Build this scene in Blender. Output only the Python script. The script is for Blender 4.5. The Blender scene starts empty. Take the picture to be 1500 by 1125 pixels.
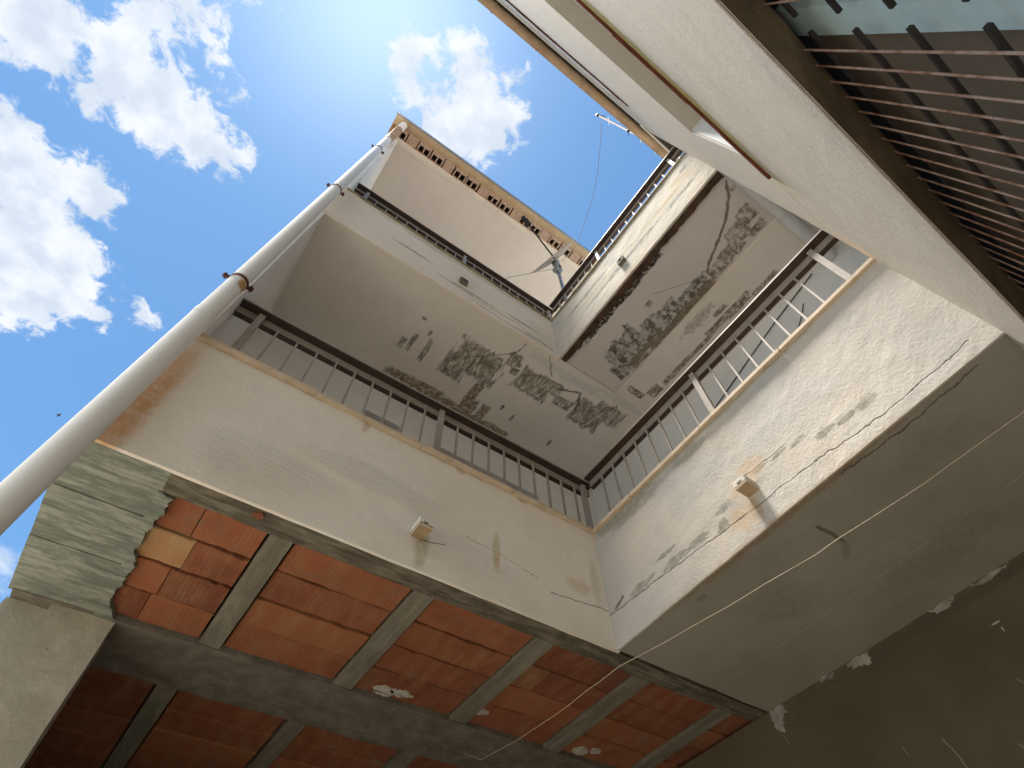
import bpy, bmesh, math, random
from mathutils import Vector, Matrix, noise

random.seed(7)
SC = bpy.context.scene
COL = SC.collection

# ------------------------------------------------------------------ camera
cam_d = bpy.data.cameras.new('camera')
cam = bpy.data.objects.new('camera', cam_d)
COL.objects.link(cam)
R = ((0.80265483, -0.59207880, -0.07202720),      # image right
     (0.47867010, 0.71149432, -0.51444218),       # image down
     (0.35583725, 0.37844224, 0.85449478))        # forward
m = Matrix(((R[0][0], -R[1][0], -R[2][0], 0.0),
            (R[0][1], -R[1][1], -R[2][1], 0.0),
            (R[0][2], -R[1][2], -R[2][2], 1.5),
            (0, 0, 0, 1)))
cam.matrix_world = m
cam_d.sensor_fit = 'HORIZONTAL'
cam_d.sensor_width = 36.0
cam_d.lens = 818.6 / 1500 * 36.0
cam_d.shift_x = (750 - 796.3) / 1500
cam_d.shift_y = (558.93 - 562.5) / 1500
cam_d.clip_start = 0.05
cam_d.clip_end = 3000
SC.camera = cam

# ------------------------------------------------------------------ light and exposure
SUN = Vector((-0.165, 0.05, 0.984)).normalized()
SC.view_settings.view_transform = 'Standard'
SC.view_settings.look = 'None'
SC.view_settings.gamma = 1
SC.view_settings.use_curve_mapping = False
SC.view_settings.exposure = 2.12
SC.cycles.max_bounces = 10
SC.cycles.diffuse_bounces = 6

sun_d = bpy.data.lights.new('sun', 'SUN')
sun_d.energy = 3.2
sun_d.angle = math.radians(12)
sun_d.color = (1.0, 0.95, 0.87)
sun = bpy.data.objects.new('sun', sun_d)
COL.objects.link(sun)
sun.rotation_euler = SUN.to_track_quat('Z', 'Y').to_euler()
sun.location = (0, 0, 40)


class NT:
    """small wrapper that writes node trees"""
    def __init__(s, tree):
        s.t = tree
        s.l = tree.links

    def n(s, typ, **kw):
        d = s.t.nodes.new(typ)
        for k, v in kw.items():
            setattr(d, k, v)
        return d

    def put(s, sock, v):
        if isinstance(v, bpy.types.NodeSocket):
            s.l.new(v, sock)
        elif v is not None:
            if sock.type == 'RGBA' and len(v) == 3:
                v = (*v, 1)
            sock.default_value = v

    def math(s, op, a, b=None, c=None, clamp=False):
        d = s.n('ShaderNodeMath', operation=op, use_clamp=clamp)
        s.put(d.inputs[0], a)
        s.put(d.inputs[1], b)
        if c is not None:
            s.put(d.inputs[2], c)
        return d.outputs[0]

    def vmath(s, op, a, b=None, scale=None):
        d = s.n('ShaderNodeVectorMath', operation=op)
        s.put(d.inputs[0], a)
        if b is not None:
            s.put(d.inputs[1], b)
        if scale is not None:
            s.put(d.inputs['Scale'], scale)
        return d.outputs['Value'] if op in ('LENGTH', 'DOT_PRODUCT') else d.outputs[0]

    def mix(s, f, a, b, blend='MIX'):
        d = s.n('ShaderNodeMix', data_type='RGBA', blend_type=blend)
        s.put(d.inputs[0], f)
        s.put(d.inputs[6], a)
        s.put(d.inputs[7], b)
        return d.outputs[2]

    def noise(s, vec, scale, detail=6, rough=0.6, dist=0.0):
        d = s.n('ShaderNodeTexNoise')
        s.put(d.inputs['Vector'], vec)
        d.inputs['Scale'].default_value = scale
        d.inputs['Detail'].default_value = detail
        d.inputs['Roughness'].default_value = rough
        d.inputs['Distortion'].default_value = dist
        return d.outputs[0]

    def ramp(s, v, lo, hi, a=0.0, b=1.0):
        d = s.n('ShaderNodeMapRange', interpolation_type='SMOOTHSTEP')
        s.put(d.inputs[0], v)
        d.inputs[1].default_value = lo
        d.inputs[2].default_value = hi
        d.inputs[3].default_value = a
        d.inputs[4].default_value = b
        return d.outputs[0]

    def pos(s):
        return s.n('ShaderNodeNewGeometry').outputs['Position']

    def scaled(s, vec, sc):
        return s.vmath('MULTIPLY', vec, sc)

    def plane(s, axes, vec=None):
        sep = s.n('ShaderNodeSeparateXYZ')
        s.put(sep.inputs[0], vec if vec is not None else s.pos())
        c = s.n('ShaderNodeCombineXYZ')
        for i, a in enumerate(axes):
            s.l.new(sep.outputs['XYZ'.index(a.upper())], c.inputs[i])
        return c.outputs[0]

    def tex_map(s, vec, loc, rot, scale):
        d = s.n('ShaderNodeMapping', vector_type='TEXTURE')
        s.put(d.inputs[0], vec)
        d.inputs[1].default_value = (loc[0], loc[1], 0)
        d.inputs[2].default_value = (0, 0, rot)
        d.inputs[3].default_value = (scale[0], scale[1], 1)
        return d.outputs[0]

    def blobs(s, vec, items):
        """1 - (distance to the nearest ellipse centre in radii)"""
        out = None
        for it in items:
            u, v, ru, rv = it[:4]
            rot = it[4] if len(it) > 4 else 0
            d = s.vmath('LENGTH', s.tex_map(vec, (u, v), rot, (ru, rv)))
            out = d if out is None else s.math('MINIMUM', out, d)
        return s.math('SUBTRACT', 1.0, out)

    def rects(s, vec, items):
        out = None
        for it in items:
            u, v, ru, rv = it[:4]
            rot = it[4] if len(it) > 4 else 0
            a = s.vmath('ABSOLUTE', s.tex_map(vec, (u, v), rot, (ru, rv)))
            sep = s.n('ShaderNodeSeparateXYZ')
            s.put(sep.inputs[0], a)
            d = s.math('SMOOTH_MAX', sep.outputs[0], sep.outputs[1], 0.3)
            out = d if out is None else s.math('MINIMUM', out, d)
        return s.math('SUBTRACT', 1.0, out)

    def stain(s, vec, items, nz, amp=1.2, lo=0.2, hi=0.4):
        v = s.math('ADD', s.blobs(vec, items), s.math('MULTIPLY', s.math('SUBTRACT', nz, 0.5), amp))
        return s.ramp(v, lo, hi)

    def crack(s, vec, pts, width=0.003, amp=0.03, freq=14):
        nz = s.math('MULTIPLY', s.math('SUBTRACT', s.noise(vec, freq, 5, 0.65), 0.5), amp * 2)
        out = None
        for p, q in zip(pts, pts[1:]):
            ln = math.hypot(q[0] - p[0], q[1] - p[1])
            a = math.atan2(q[1] - p[1], q[0] - p[0])
            mp = s.tex_map(vec, p, a, (1, 1))
            sep = s.n('ShaderNodeSeparateXYZ')
            s.put(sep.inputs[0], mp)
            y = s.math('ABSOLUTE', s.math('ADD', sep.outputs[1], nz))
            x = s.math('SUBTRACT', s.math('ABSOLUTE', s.math('SUBTRACT', sep.outputs[0], ln / 2)), ln / 2)
            d = s.math('MAXIMUM', y, x)
            out = d if out is None else s.math('MINIMUM', out, d)
        return s.ramp(out, width * 0.4, width, 1.0, 0.0)


# ------------------------------------------------------------------ sky
world = bpy.data.worlds.new('World')
SC.world = world
world.use_nodes = True
wt = world.node_tree
wt.nodes.clear()
W = NT(wt)
sky = W.n('ShaderNodeTexSky', sky_type='NISHITA')
sky.sun_disc = False
sky.sun_elevation = math.asin(SUN.z)
sky.sun_rotation = math.atan2(SUN.x, SUN.y)
sky.altitude = 100
sky.air_density = 1.0
sky.dust_density = 0.2
sky.ozone_density = 1.2
dirv = W.n('ShaderNodeTexCoord').outputs['Generated']
sp = W.n('ShaderNodeSeparateXYZ')
W.put(sp.inputs[0], dirv)
zc = W.math('MAXIMUM', sp.outputs[2], 0.04)
cb = W.n('ShaderNodeCombineXYZ')
W.put(cb.inputs[0], W.math('DIVIDE', sp.outputs[0], zc))
W.put(cb.inputs[1], W.math('DIVIDE', sp.outputs[1], zc))
uv = cb.outputs[0]
CLOUDS = [(-0.547, 0.366, 0.075), (-0.576, 0.372, 0.055), (-0.437, 0.354, 0.061), (-0.378, 0.373, 0.074),
          (-0.315, 0.375, 0.058), (-0.265, 0.379, 0.034), (-0.408, 0.263, 0.045), (-0.373, 0.222, 0.034),
          (-0.464, 0.412, 0.038), (-0.427, 0.308, 0.048), (-0.327, 0.262, 0.014), (-0.283, 0.282, 0.014),
          (-0.546, 0.542, 0.047), (-0.507, 0.615, 0.085), (-0.459, 0.719, 0.105),
          (-0.426, 0.563, 0.054), (-0.416, 0.766, 0.071), (-0.371, 0.79, 0.04), (-0.491, 0.817, 0.09),
          (-0.284, 0.739, 0.025), (-0.082, 0.099, 0.05), (-0.024, 0.044, 0.037), (0.019, 0.102, 0.077),
          (0.059, 0.073, 0.045), (0.0, 0.153, 0.048), (0.065, 0.132, 0.039), (-0.077, 0.129, 0.031),
          (0.039, 0.015, 0.014), (-0.301, 0.153, 0.014)]
wn = W.n('ShaderNodeTexNoise')
W.put(wn.inputs['Vector'], uv)
wn.inputs['Scale'].default_value = 22
wn.inputs['Detail'].default_value = 4
uvw = W.vmath('ADD', uv, W.vmath('SCALE', W.vmath('SUBTRACT', wn.outputs[1], (0.5, 0.5, 0.5)), None, 0.05))
# every cloud keeps its real size: depth inside the edge is measured in the same unit for all of them
near = None
for (u, v, r) in CLOUDS:
    d = W.math('SUBTRACT', W.vmath('LENGTH', W.tex_map(uvw, (u, v), 0, (1, 1))), r)
    d = W.math('MULTIPLY', d, 1.0)
    near = d if near is None else W.math('SMOOTH_MIN', near, d, 0.02)
hole = W.math('SUBTRACT', 0.02, W.vmath('LENGTH', W.tex_map(uvw, (-0.052, 0.097), 0, (1, 1))))
near = W.math('MAXIMUM', near, hole)
n1 = W.noise(uv, 26, 11, 0.66, 0.4)
n2 = W.noise(uv, 9, 8, 0.6, 0.2)
dens = W.math('ADD', W.math('MULTIPLY', near, -22.0), W.math('MULTIPLY', W.math('SUBTRACT', n1, 0.5), 3.0))
seen_clouds = W.ramp(dens, -0.15, 0.42)
far = W.noise(uv, 1.3, 12, 0.62, 0.3)
rad = W.vmath('LENGTH', W.tex_map(uv, (-0.1, 0.45), 0, (1, 1)))
far_clouds = W.math('MULTIPLY', W.ramp(far, 0.52, 0.62), W.ramp(rad, 0.85, 1.25))
cmask = W.math('MAXIMUM', seen_clouds, far_clouds)
cmask = W.math('MULTIPLY', cmask, W.ramp(sp.outputs[2], 0.02, 0.14))
shade = W.ramp(W.noise(uv, 14, 8, 0.55), 0.35, 0.68)
skyc = W.mix(1.0, sky.outputs[0], (0.0310, 0.0440, 0.0485), 'MULTIPLY')
ccol = W.mix(shade, (0.145, 0.152, 0.16), (0.203, 0.199, 0.199))
ccol = W.mix(1.0, ccol, W.mix(1.0, skyc, (0.35, 0.3, 0.26), 'MULTIPLY'), 'ADD')
sd = W.math('MAXIMUM', W.vmath('DOT_PRODUCT', dirv, tuple(SUN)), 0.0)
glow = W.mix(W.math('POWER', sd, 60.0), (0.002, 0.002, 0.001), (0.058, 0.052, 0.046))
skyc = W.mix(1.0, skyc, glow, 'ADD')
final = W.mix(cmask, skyc, ccol)
bg = W.n('ShaderNodeBackground')
W.put(bg.inputs[0], final)
bg.inputs[1].default_value = 1.0
wo = W.n('ShaderNodeOutputWorld')
W.l.new(bg.outputs[0], wo.inputs[0])


# ------------------------------------------------------------------ materials
def new_mat(name):
    mt = bpy.data.materials.new(name)
    mt.use_nodes = True
    nt = mt.node_tree
    nt.nodes.clear()
    s = NT(nt)
    b = s.n('ShaderNodeBsdfPrincipled')
    o = s.n('ShaderNodeOutputMaterial')
    s.l.new(b.outputs[0], o.inputs[0])
    b.inputs['Specular IOR Level'].default_value = 0.2
    return mt, s, b


def bump(s, b, h, strength=0.4, dist=0.01):
    d = s.n('ShaderNodeBump')
    d.inputs['Strength'].default_value = strength
    d.inputs['Distance'].default_value = dist
    s.put(d.inputs['Height'], h)
    s.l.new(d.outputs[0], b.inputs['Normal'])


def simple(name, col, rough=0.6, var=0.15, scale=8, bstr=0.15, metal=0.0, col2=None):
    mt, s, b = new_mat(name)
    p = s.pos()
    nz = s.noise(p, scale, 8, 0.65)
    c2 = col2 or tuple(c * (1 - var * 2) for c in col)
    s.put(b.inputs['Base Color'], s.mix(s.ramp(nz, 0.35, 0.7), col, c2))
    b.inputs['Roughness'].default_value = rough
    b.inputs['Metallic'].default_value = metal
    bump(s, b, s.noise(p, scale * 9, 6, 0.7), bstr, 0.004)
    return mt


def stucco(name, col, axes, grain=1.0, tint=(0.70, 0.58, 0.44), tint_amt=0.45, relief=None,
           stains=(), cracks=(), bscale=60, peels=(), bst=0.55, scratches=()):
    """rendered wall; stains = list of (blobs, colour, opacity, noise scale vec, amp, lo, hi)"""
    mt, s, b = new_mat(name)
    p = s.pos()
    pl = s.plane(axes)
    c = s.mix(s.math('MULTIPLY', s.ramp(s.noise(p, 1.6, 6, 0.6), 0.38, 0.72), tint_amt), col, tint)
    c = s.mix(s.math('MULTIPLY', s.ramp(s.noise(p, 7, 8, 0.7), 0.45, 0.75), 0.22), c, tuple(k * 0.72 for k in col))
    fine = s.noise(p, bscale, 7, 0.7)
    lump = s.noise(p, bscale * 0.25, 5, 0.6)
    c = s.mix(s.math('MULTIPLY', s.ramp(fine, 0.50, 0.28), 0.25 * grain), c, tuple(k * 0.5 for k in col))
    h = s.math('ADD', s.math('MULTIPLY', fine, 0.7 * grain), s.math('MULTIPLY', lump, 0.9))
    rough_zone = None
    if relief:
        blobs, = relief
        rough_zone = s.stain(pl, blobs, s.noise(p, 3, 5, 0.6), 0.8, 0.1, 0.6)
        rip = s.noise(s.scaled(p, (6, 6, 26)), 2.2, 6, 0.68, 0.6)
        h = s.math('ADD', h, s.math('MULTIPLY', s.math('MULTIPLY', rip, rough_zone), 5.0))
    for st in stains:
        blobs, scol, op, nsc, amp, lo, hi = st
        nz = s.noise(s.scaled(p, nsc), 1.0, 9, 0.68, 0.3)
        mk = s.stain(pl, blobs, nz, amp, lo, hi)
        br = s.ramp(s.noise(p, 28, 7, 0.7), 0.3, 0.65, 0.45, 1.0)
        mk2 = s.math('MULTIPLY', s.math('MULTIPLY', mk, op), br)
        c = s.mix(mk2, c, scol)
        if hi - lo < 0.25:
            h = s.math('SUBTRACT', h, s.math('MULTIPLY', mk, 0.8))
    for (items, pcol, pcol2, nsc, amp, lo, hi) in peels:
        nz = s.noise(s.scaled(p, nsc), 1.0, 10, 0.72, 0.15)
        v = s.math('ADD', s.rects(pl, items), s.math('MULTIPLY', s.math('SUBTRACT', nz, 0.5), amp))
        mk = s.ramp(v, lo, hi)
        inner = s.noise(s.scaled(p, (nsc[0] * 1.3, nsc[1] * 2.2, 20)), 1.0, 8, 0.66, 0.3)
        fill = s.mix(s.ramp(inner, 0.42, 0.62), pcol, pcol2)
        keep = s.math('SUBTRACT', 1.0, s.math('MULTIPLY', s.ramp(s.noise(s.scaled(p, nsc), 2.3, 8, 0.7), 0.50, 0.60), 0.75))
        rim = s.math('MULTIPLY', s.ramp(v, lo - 0.10, lo), s.ramp(v, hi + 0.12, hi))
        c = s.mix(s.math('MULTIPLY', mk, keep), c, fill)
        c = s.mix(s.math('MULTIPLY', rim, 0.28), c, (0.17, 0.15, 0.12))
        h = s.math('SUBTRACT', h, s.math('MULTIPLY', mk, 1.6))
    for (pts, w, amp) in cracks:
        k = s.crack(pl, pts, w, amp)
        c = s.mix(s.math('MULTIPLY', k, 0.8), c, (0.10, 0.085, 0.065))
        h = s.math('SUBTRACT', h, s.math('MULTIPLY', k, 1.5))
    for (pts, w, amp) in scratches:
        k = s.crack(pl, pts, w, amp)
        c = s.mix(s.math('MULTIPLY', k, 0.5), c, (0.34, 0.31, 0.23))
    s.put(b.inputs['Base Color'], c)
    b.inputs['Roughness'].default_value = 0.9
    bump(s, b, h, bst, 0.006)
    return mt


ORANGE = (0.66, 0.36, 0.16)
OCHRE = (0.48, 0.36, 0.17)
MOLD = (0.075, 0.072, 0.058)
GREYP = (0.20, 0.18, 0.14)
BROWN = (0.155, 0.12, 0.08)

M = {}
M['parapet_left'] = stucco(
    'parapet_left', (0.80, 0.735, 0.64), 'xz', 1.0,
    relief=([(0.05, 3.3, 0.45, 0.17, 0.05), (0.95, 3.28, 0.5, 0.14), (0.5, 3.5, 0.5, 0.1)],),
    stains=[([(-0.45, 3.38, 0.11, 0.6)], ORANGE, 0.85, (9, 9, 2.5), 0.7, 0.05, 0.6),
            ([(-0.43, 3.3, 0.08, 0.4)], (0.50, 0.28, 0.12), 0.6, (9, 9, 3), 0.7, 0.05, 0.7),
            ([(0.785, 3.24, 0.05, 0.16)], (0.40, 0.34, 0.20), 0.65, (14, 14, 3), 0.7, 0.1, 0.6),
            ([(1.176, 3.42, 0.035, 0.16)], (0.46, 0.36, 0.16), 0.7, (18, 18, 4), 0.8, 0.1, 0.6),
            ([(1.18, 3.35, 0.022, 0.035)], ORANGE, 0.6, (30, 30, 20), 0.8, 0.1, 0.5),
            ([(1.70, 3.42, 0.13, 0.08), (1.82, 3.5, 0.05, 0.25)], (0.50, 0.40, 0.22), 0.55, (8, 8, 5), 0.9, 0.1, 0.7),
            ([(0.6, 3.9, 1.6, 0.055)], (0.36, 0.33, 0.22), 0.65, (5, 5, 14), 1.3, 0.1, 0.6),
            ([(0.39, 3.86, 0.03, 0.09), (0.95, 3.88, 0.05, 0.06), (1.35, 3.88, 0.06, 0.05)], (0.42, 0.27, 0.12), 0.7, (20, 20, 9), 0.8, 0.1, 0.6)],
    cracks=[([(0.72, 3.30), (0.78, 3.285), (0.90, 3.315)], 0.004, 0.012),
            ([(1.50, 3.31), (1.70, 3.33), (1.88, 3.345)], 0.004, 0.02),
            ([(1.0, 3.42), (1.2, 3.40), (1.42, 3.36)], 0.002, 0.03)])
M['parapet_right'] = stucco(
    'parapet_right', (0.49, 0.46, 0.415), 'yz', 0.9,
    stains=[([(0.14, 3.285, 0.07, 0.035), (0.24, 3.29, 0.06, 0.022), (0.34, 3.31, 0.06, 0.03), (0.45, 3.37, 0.06, 0.022),
              (0.55, 3.39, 0.06, 0.02), (0.66, 3.40, 0.06, 0.018)], GREYP, 0.85, (26, 26, 42), 1.5, 0.12, 0.45),
            ([(0.95, 3.28, 0.05, 0.05), (1.1, 3.31, 0.1, 0.035), (1.25, 3.315, 0.12, 0.035), (1.5, 3.33, 0.12, 0.03),
              (1.3, 3.39, 0.1, 0.02), (0.9, 3.36, 0.07, 0.03)], (0.24, 0.23, 0.185), 0.9, (20, 20, 55), 1.9, 0.16, 0.4),
            ([(0.765, 3.40, 0.14, 0.10), (0.7, 3.44, 0.12, 0.1), (0.85, 3.25, 0.12, 0.1)], (0.52, 0.32, 0.15), 0.6, (7, 7, 5), 0.9, 0.1, 0.7),
            ([(0.77, 3.23, 0.045, 0.12)], (0.34, 0.24, 0.12), 0.75, (20, 20, 6), 0.8, 0.1, 0.6),
            ([(0.75, 3.9, 1.5, 0.06), (1.5, 3.86, 0.4, 0.09)], (0.25, 0.24, 0.16), 0.8, (7, 7, 12), 1.4, 0.15, 0.55),
            ([(1.4, 3.80, 0.3, 0.06), (0.95, 3.82, 0.2, 0.05)], (0.33, 0.31, 0.24), 0.75, (14, 14, 22), 1.5, 0.2, 0.5),
            ([(0.7, 3.12, 1.3, 0.03)], (0.36, 0.24, 0.13), 0.55, (8, 8, 12), 1.2, 0.1, 0.6)],
    cracks=[([(-0.25, 3.19), (0.143, 3.185), (0.456, 3.225), (0.78, 3.245), (1.1, 3.27), (1.42, 3.30), (1.85, 3.33)], 0.005, 0.022),
            ([(0.5, 3.40), (0.66, 3.415), (0.8, 3.43)], 0.004, 0.02),
            ([(1.64, 3.36), (1.70, 3.335)], 0.012, 0.02)])
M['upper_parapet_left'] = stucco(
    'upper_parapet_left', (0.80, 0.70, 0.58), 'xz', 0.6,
    stains=[([(0.9, 6.32, 0.35, 0.035), (0.3, 6.45, 0.3, 0.03), (1.5, 6.38, 0.3, 0.04), (1.6, 6.2, 0.3, 0.03)], (0.22, 0.20, 0.15), 0.8, (9, 9, 40), 1.8, 0.15, 0.45),
            ([(0.7, 6.86, 1.5, 0.09)], (0.42, 0.35, 0.22), 0.6, (5, 5, 10), 1.2, 0.1, 0.6),
            ([(1.7, 6.4, 0.25, 0.3)], (0.60, 0.55, 0.46), 0.7, (6, 6, 6), 0.8, 0.1, 0.6)],
    cracks=[([(0.55, 6.30), (1.0, 6.26), (1.4, 6.30), (1.86, 6.18)], 0.008, 0.03),
            ([(0.9, 6.20), (1.3, 6.17), (1.7, 6.13)], 0.006, 0.03)])
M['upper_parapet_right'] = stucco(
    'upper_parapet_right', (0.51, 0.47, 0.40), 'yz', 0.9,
    stains=[([(0.5, 6.50, 1.4, 0.05)], (0.42, 0.33, 0.19), 0.75, (2.5, 2.5, 8), 0.9, 0.1, 0.6),
            ([(-0.1, 6.62, 0.18, 0.06, 0.5), (0.1, 6.50, 0.2, 0.05)], (0.46, 0.33, 0.16), 0.75, (6, 6, 9), 0.9, 0.1, 0.6),
            ([(0.7, 6.37, 0.8, 0.05), (1.2, 6.6, 0.5, 0.05), (0.0, 6.35, 0.3, 0.05), (-0.2, 6.7, 0.06, 0.05)], (0.17, 0.16, 0.13), 0.85, (11, 11, 42), 2.0, 0.18, 0.45),
            ([(0.7, 6.9, 1.4, 0.08)], (0.22, 0.18, 0.11), 0.8, (6, 6, 10), 1.2, 0.1, 0.5),
            ([(0.7, 6.13, 1.4, 0.04)], (0.5, 0.36, 0.22), 0.6, (9, 9, 9), 1.2, 0.1, 0.6)],
    cracks=[([(0.2, 6.42), (0.9, 6.38), (1.6, 6.30)], 0.006, 0.04)])
M['ceiling_left'] = stucco(
    'ceiling_left', (0.74, 0.69, 0.62), 'xy', 0.25, tint=(0.67, 0.59, 0.50), tint_amt=0.5,
    peels=[([(1.28, 2.22, 0.27, 0.20), (1.12, 2.36, 0.14, 0.17), (1.86, 2.12, 0.22, 0.15), (2.02, 2.05, 0.16, 0.09), (2.22, 2.13, 0.12, 0.07),
             (2.52, 2.10, 0.22, 0.17), (2.68, 1.99, 0.20, 0.13), (0.60, 2.42, 0.03, 0.07), (0.67, 2.38, 0.025, 0.11), (0.815, 2.38, 0.03, 0.15), (0.76, 2.2, 0.02, 0.04),
             (1.55, 2.0, 0.07, 0.09), (1.62, 2.10, 0.05, 0.05)], (0.20, 0.178, 0.135), (0.44, 0.40, 0.33), (17, 4.5, 1), 1.45, 0.16, 0.27),
           ([(0.80, 2.74, 0.22, 0.05), (1.02, 2.76, 0.20, 0.09), (1.25, 2.80, 0.22, 0.10), (1.46, 2.72, 0.09, 0.16), (1.43, 2.54, 0.055, 0.16), (1.68, 2.82, 0.16, 0.10),
             (1.85, 2.78, 0.16, 0.06), (1.62, 2.66, 0.05, 0.1)], (0.22, 0.17, 0.115), (0.33, 0.27, 0.19), (13, 11, 1), 1.4, 0.10, 0.2)],
    stains=[
            ([(2.1, 1.86, 0.6, 0.07), (2.7, 1.80, 0.4, 0.05)], (0.55, 0.53, 0.50), 0.7, (9, 9, 1), 1.2, 0.15, 0.5),
            ([(1.9, 2.55, 0.02, 0.06), (1.75, 2.5, 0.02, 0.05), (2.4, 2.6, 0.02, 0.06), (1.62, 2.02, 0.03, 0.03), (0.65, 2.1, 0.03, 0.02)],
             (0.12, 0.11, 0.09), 0.9, (30, 20, 1), 1.4, 0.1, 0.35)],
    cracks=[([(2.1, 2.02), (2.3, 1.94), (2.38, 2.12)], 0.012, 0.04), ([(1.8, 1.78), (1.95, 1.95)], 0.006, 0.04),
            ([(1.2, 2.2), (1.5, 1.95), (1.55, 1.8)], 0.006, 0.04)])
CR = dict(axes='xy', grain=0.25, tint=(0.57, 0.51, 0.45), tint_amt=0.5)
M['ceiling_right_far'] = stucco(
    'ceiling_right_far', (0.63, 0.58, 0.535), **CR,
    peels=[([(2.37, -0.22, 0.09, 0.09), (2.43, -0.08, 0.11, 0.12), (2.49, 0.06, 0.08, 0.16), (2.51, 0.26, 0.07, 0.18), (2.53, -0.2, 0.05, 0.10), (2.50, 0.42, 0.09, 0.12), (2.12, -0.31, 0.02, 0.03)],
             (0.20, 0.165, 0.11), (0.50, 0.46, 0.40), (8, 8, 1), 1.5, 0.16, 0.26)],
    cracks=[([(2.03, -0.314), (2.144, -0.239), (2.25, -0.10), (2.339, 0.078), (2.405, 0.25), (2.48, 0.36)], 0.017, 0.03)])
M['ceiling_right_near'] = stucco(
    'ceiling_right_near', (0.63, 0.58, 0.535), **CR,
    peels=[([(2.50, 0.52, 0.10, 0.2), (2.46, 0.80, 0.14, 0.14), (2.45, 1.02, 0.15, 0.16), (2.38, 1.22, 0.20, 0.14), (2.37, 1.42, 0.20, 0.10),
             (2.46, 1.54, 0.10, 0.07), (2.23, 0.85, 0.03, 0.035)],
            (0.125, 0.112, 0.088), (0.44, 0.42, 0.375), (8, 8, 1), 1.7, 0.16, 0.26),
           ([(2.555, 0.75, 0.04, 0.5), (2.53, 1.2, 0.06, 0.25)], (0.19, 0.155, 0.105), (0.28, 0.235, 0.17), (11, 7, 1), 1.1, 0.1, 0.22),
           ([(1.985, 0.62, 0.035, 0.2), (1.99, 0.90, 0.04, 0.2), (1.98, 1.22, 0.045, 0.26)], (0.03, 0.027, 0.02), (0.06, 0.05, 0.04), (19, 15, 1), 1.8, 0.1, 0.2)],
    cracks=[([(2.2, 0.75), (2.45, 0.40)], 0.003, 0.01)])
M['ceiling_beam'] = stucco(
    'ceiling_beam', (0.74, 0.68, 0.60), 'xy', 0.25, tint=(0.68, 0.60, 0.51), tint_amt=0.5,
    peels=[([(2.94, 0.10, 0.025, 0.16), (2.90, 0.38, 0.05, 0.16), (2.885, 0.62, 0.04, 0.16), (2.91, 0.9, 0.025, 0.2), (2.905, 1.2, 0.03, 0.22), (2.885, 1.5, 0.06, 0.08),
              (2.74, 1.62, 0.10, 0.035), (2.80, 0.52, 0.03, 0.08)], (0.19, 0.15, 0.10), (0.42, 0.37, 0.30), (14, 9, 1), 1.4, 0.10, 0.2)],
    stains=[
            ([(2.70, 0.7, 0.1, 0.35)], (0.25, 0.23, 0.2), 0.6, (24, 24, 1), 1.8, 0.35, 0.6)])
M['upper_ceiling'] = stucco('upper_ceiling', (0.62, 0.58, 0.53), 'xy', 0.2, tint=(0.58, 0.53, 0.47), tint_amt=0.4)
M['inner_wall'] = stucco('inner_wall', (0.80, 0.775, 0.735), 'xz', 0.3, tint=(0.76, 0.72, 0.67), tint_amt=0.4)
M['skylit_wall'] = stucco('skylit_wall', (0.78, 0.80, 0.82), 'yz', 0.3, tint=(0.62, 0.63, 0.64), tint_amt=0.5)  # bluish sky light painted into the plaster colour
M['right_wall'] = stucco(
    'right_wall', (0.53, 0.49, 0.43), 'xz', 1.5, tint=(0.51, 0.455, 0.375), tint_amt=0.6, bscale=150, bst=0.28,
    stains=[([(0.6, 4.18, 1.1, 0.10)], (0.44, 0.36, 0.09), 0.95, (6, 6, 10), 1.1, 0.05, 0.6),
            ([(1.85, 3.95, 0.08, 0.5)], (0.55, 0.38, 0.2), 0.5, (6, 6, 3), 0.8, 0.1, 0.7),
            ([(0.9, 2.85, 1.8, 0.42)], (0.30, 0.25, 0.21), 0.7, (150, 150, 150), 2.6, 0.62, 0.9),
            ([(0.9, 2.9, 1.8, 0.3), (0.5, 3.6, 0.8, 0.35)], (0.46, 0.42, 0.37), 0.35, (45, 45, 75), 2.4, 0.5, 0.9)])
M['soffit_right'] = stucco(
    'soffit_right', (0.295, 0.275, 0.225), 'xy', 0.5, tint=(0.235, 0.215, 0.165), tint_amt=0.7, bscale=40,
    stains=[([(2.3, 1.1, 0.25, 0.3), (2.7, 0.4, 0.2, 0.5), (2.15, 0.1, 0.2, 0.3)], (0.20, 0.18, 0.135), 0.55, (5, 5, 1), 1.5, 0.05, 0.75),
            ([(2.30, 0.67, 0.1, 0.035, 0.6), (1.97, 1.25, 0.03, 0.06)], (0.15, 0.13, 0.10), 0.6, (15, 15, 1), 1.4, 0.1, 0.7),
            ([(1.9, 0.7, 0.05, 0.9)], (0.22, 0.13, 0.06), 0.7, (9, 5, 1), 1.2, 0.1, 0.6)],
    cracks=[([(1.93, -0.2), (1.95, 0.1), (1.92, 0.4)], 0.006, 0.03), ([(2.077, 0.649), (2.148, 0.642), (2.24, 0.643)], 0.010, 0.012)])
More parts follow.
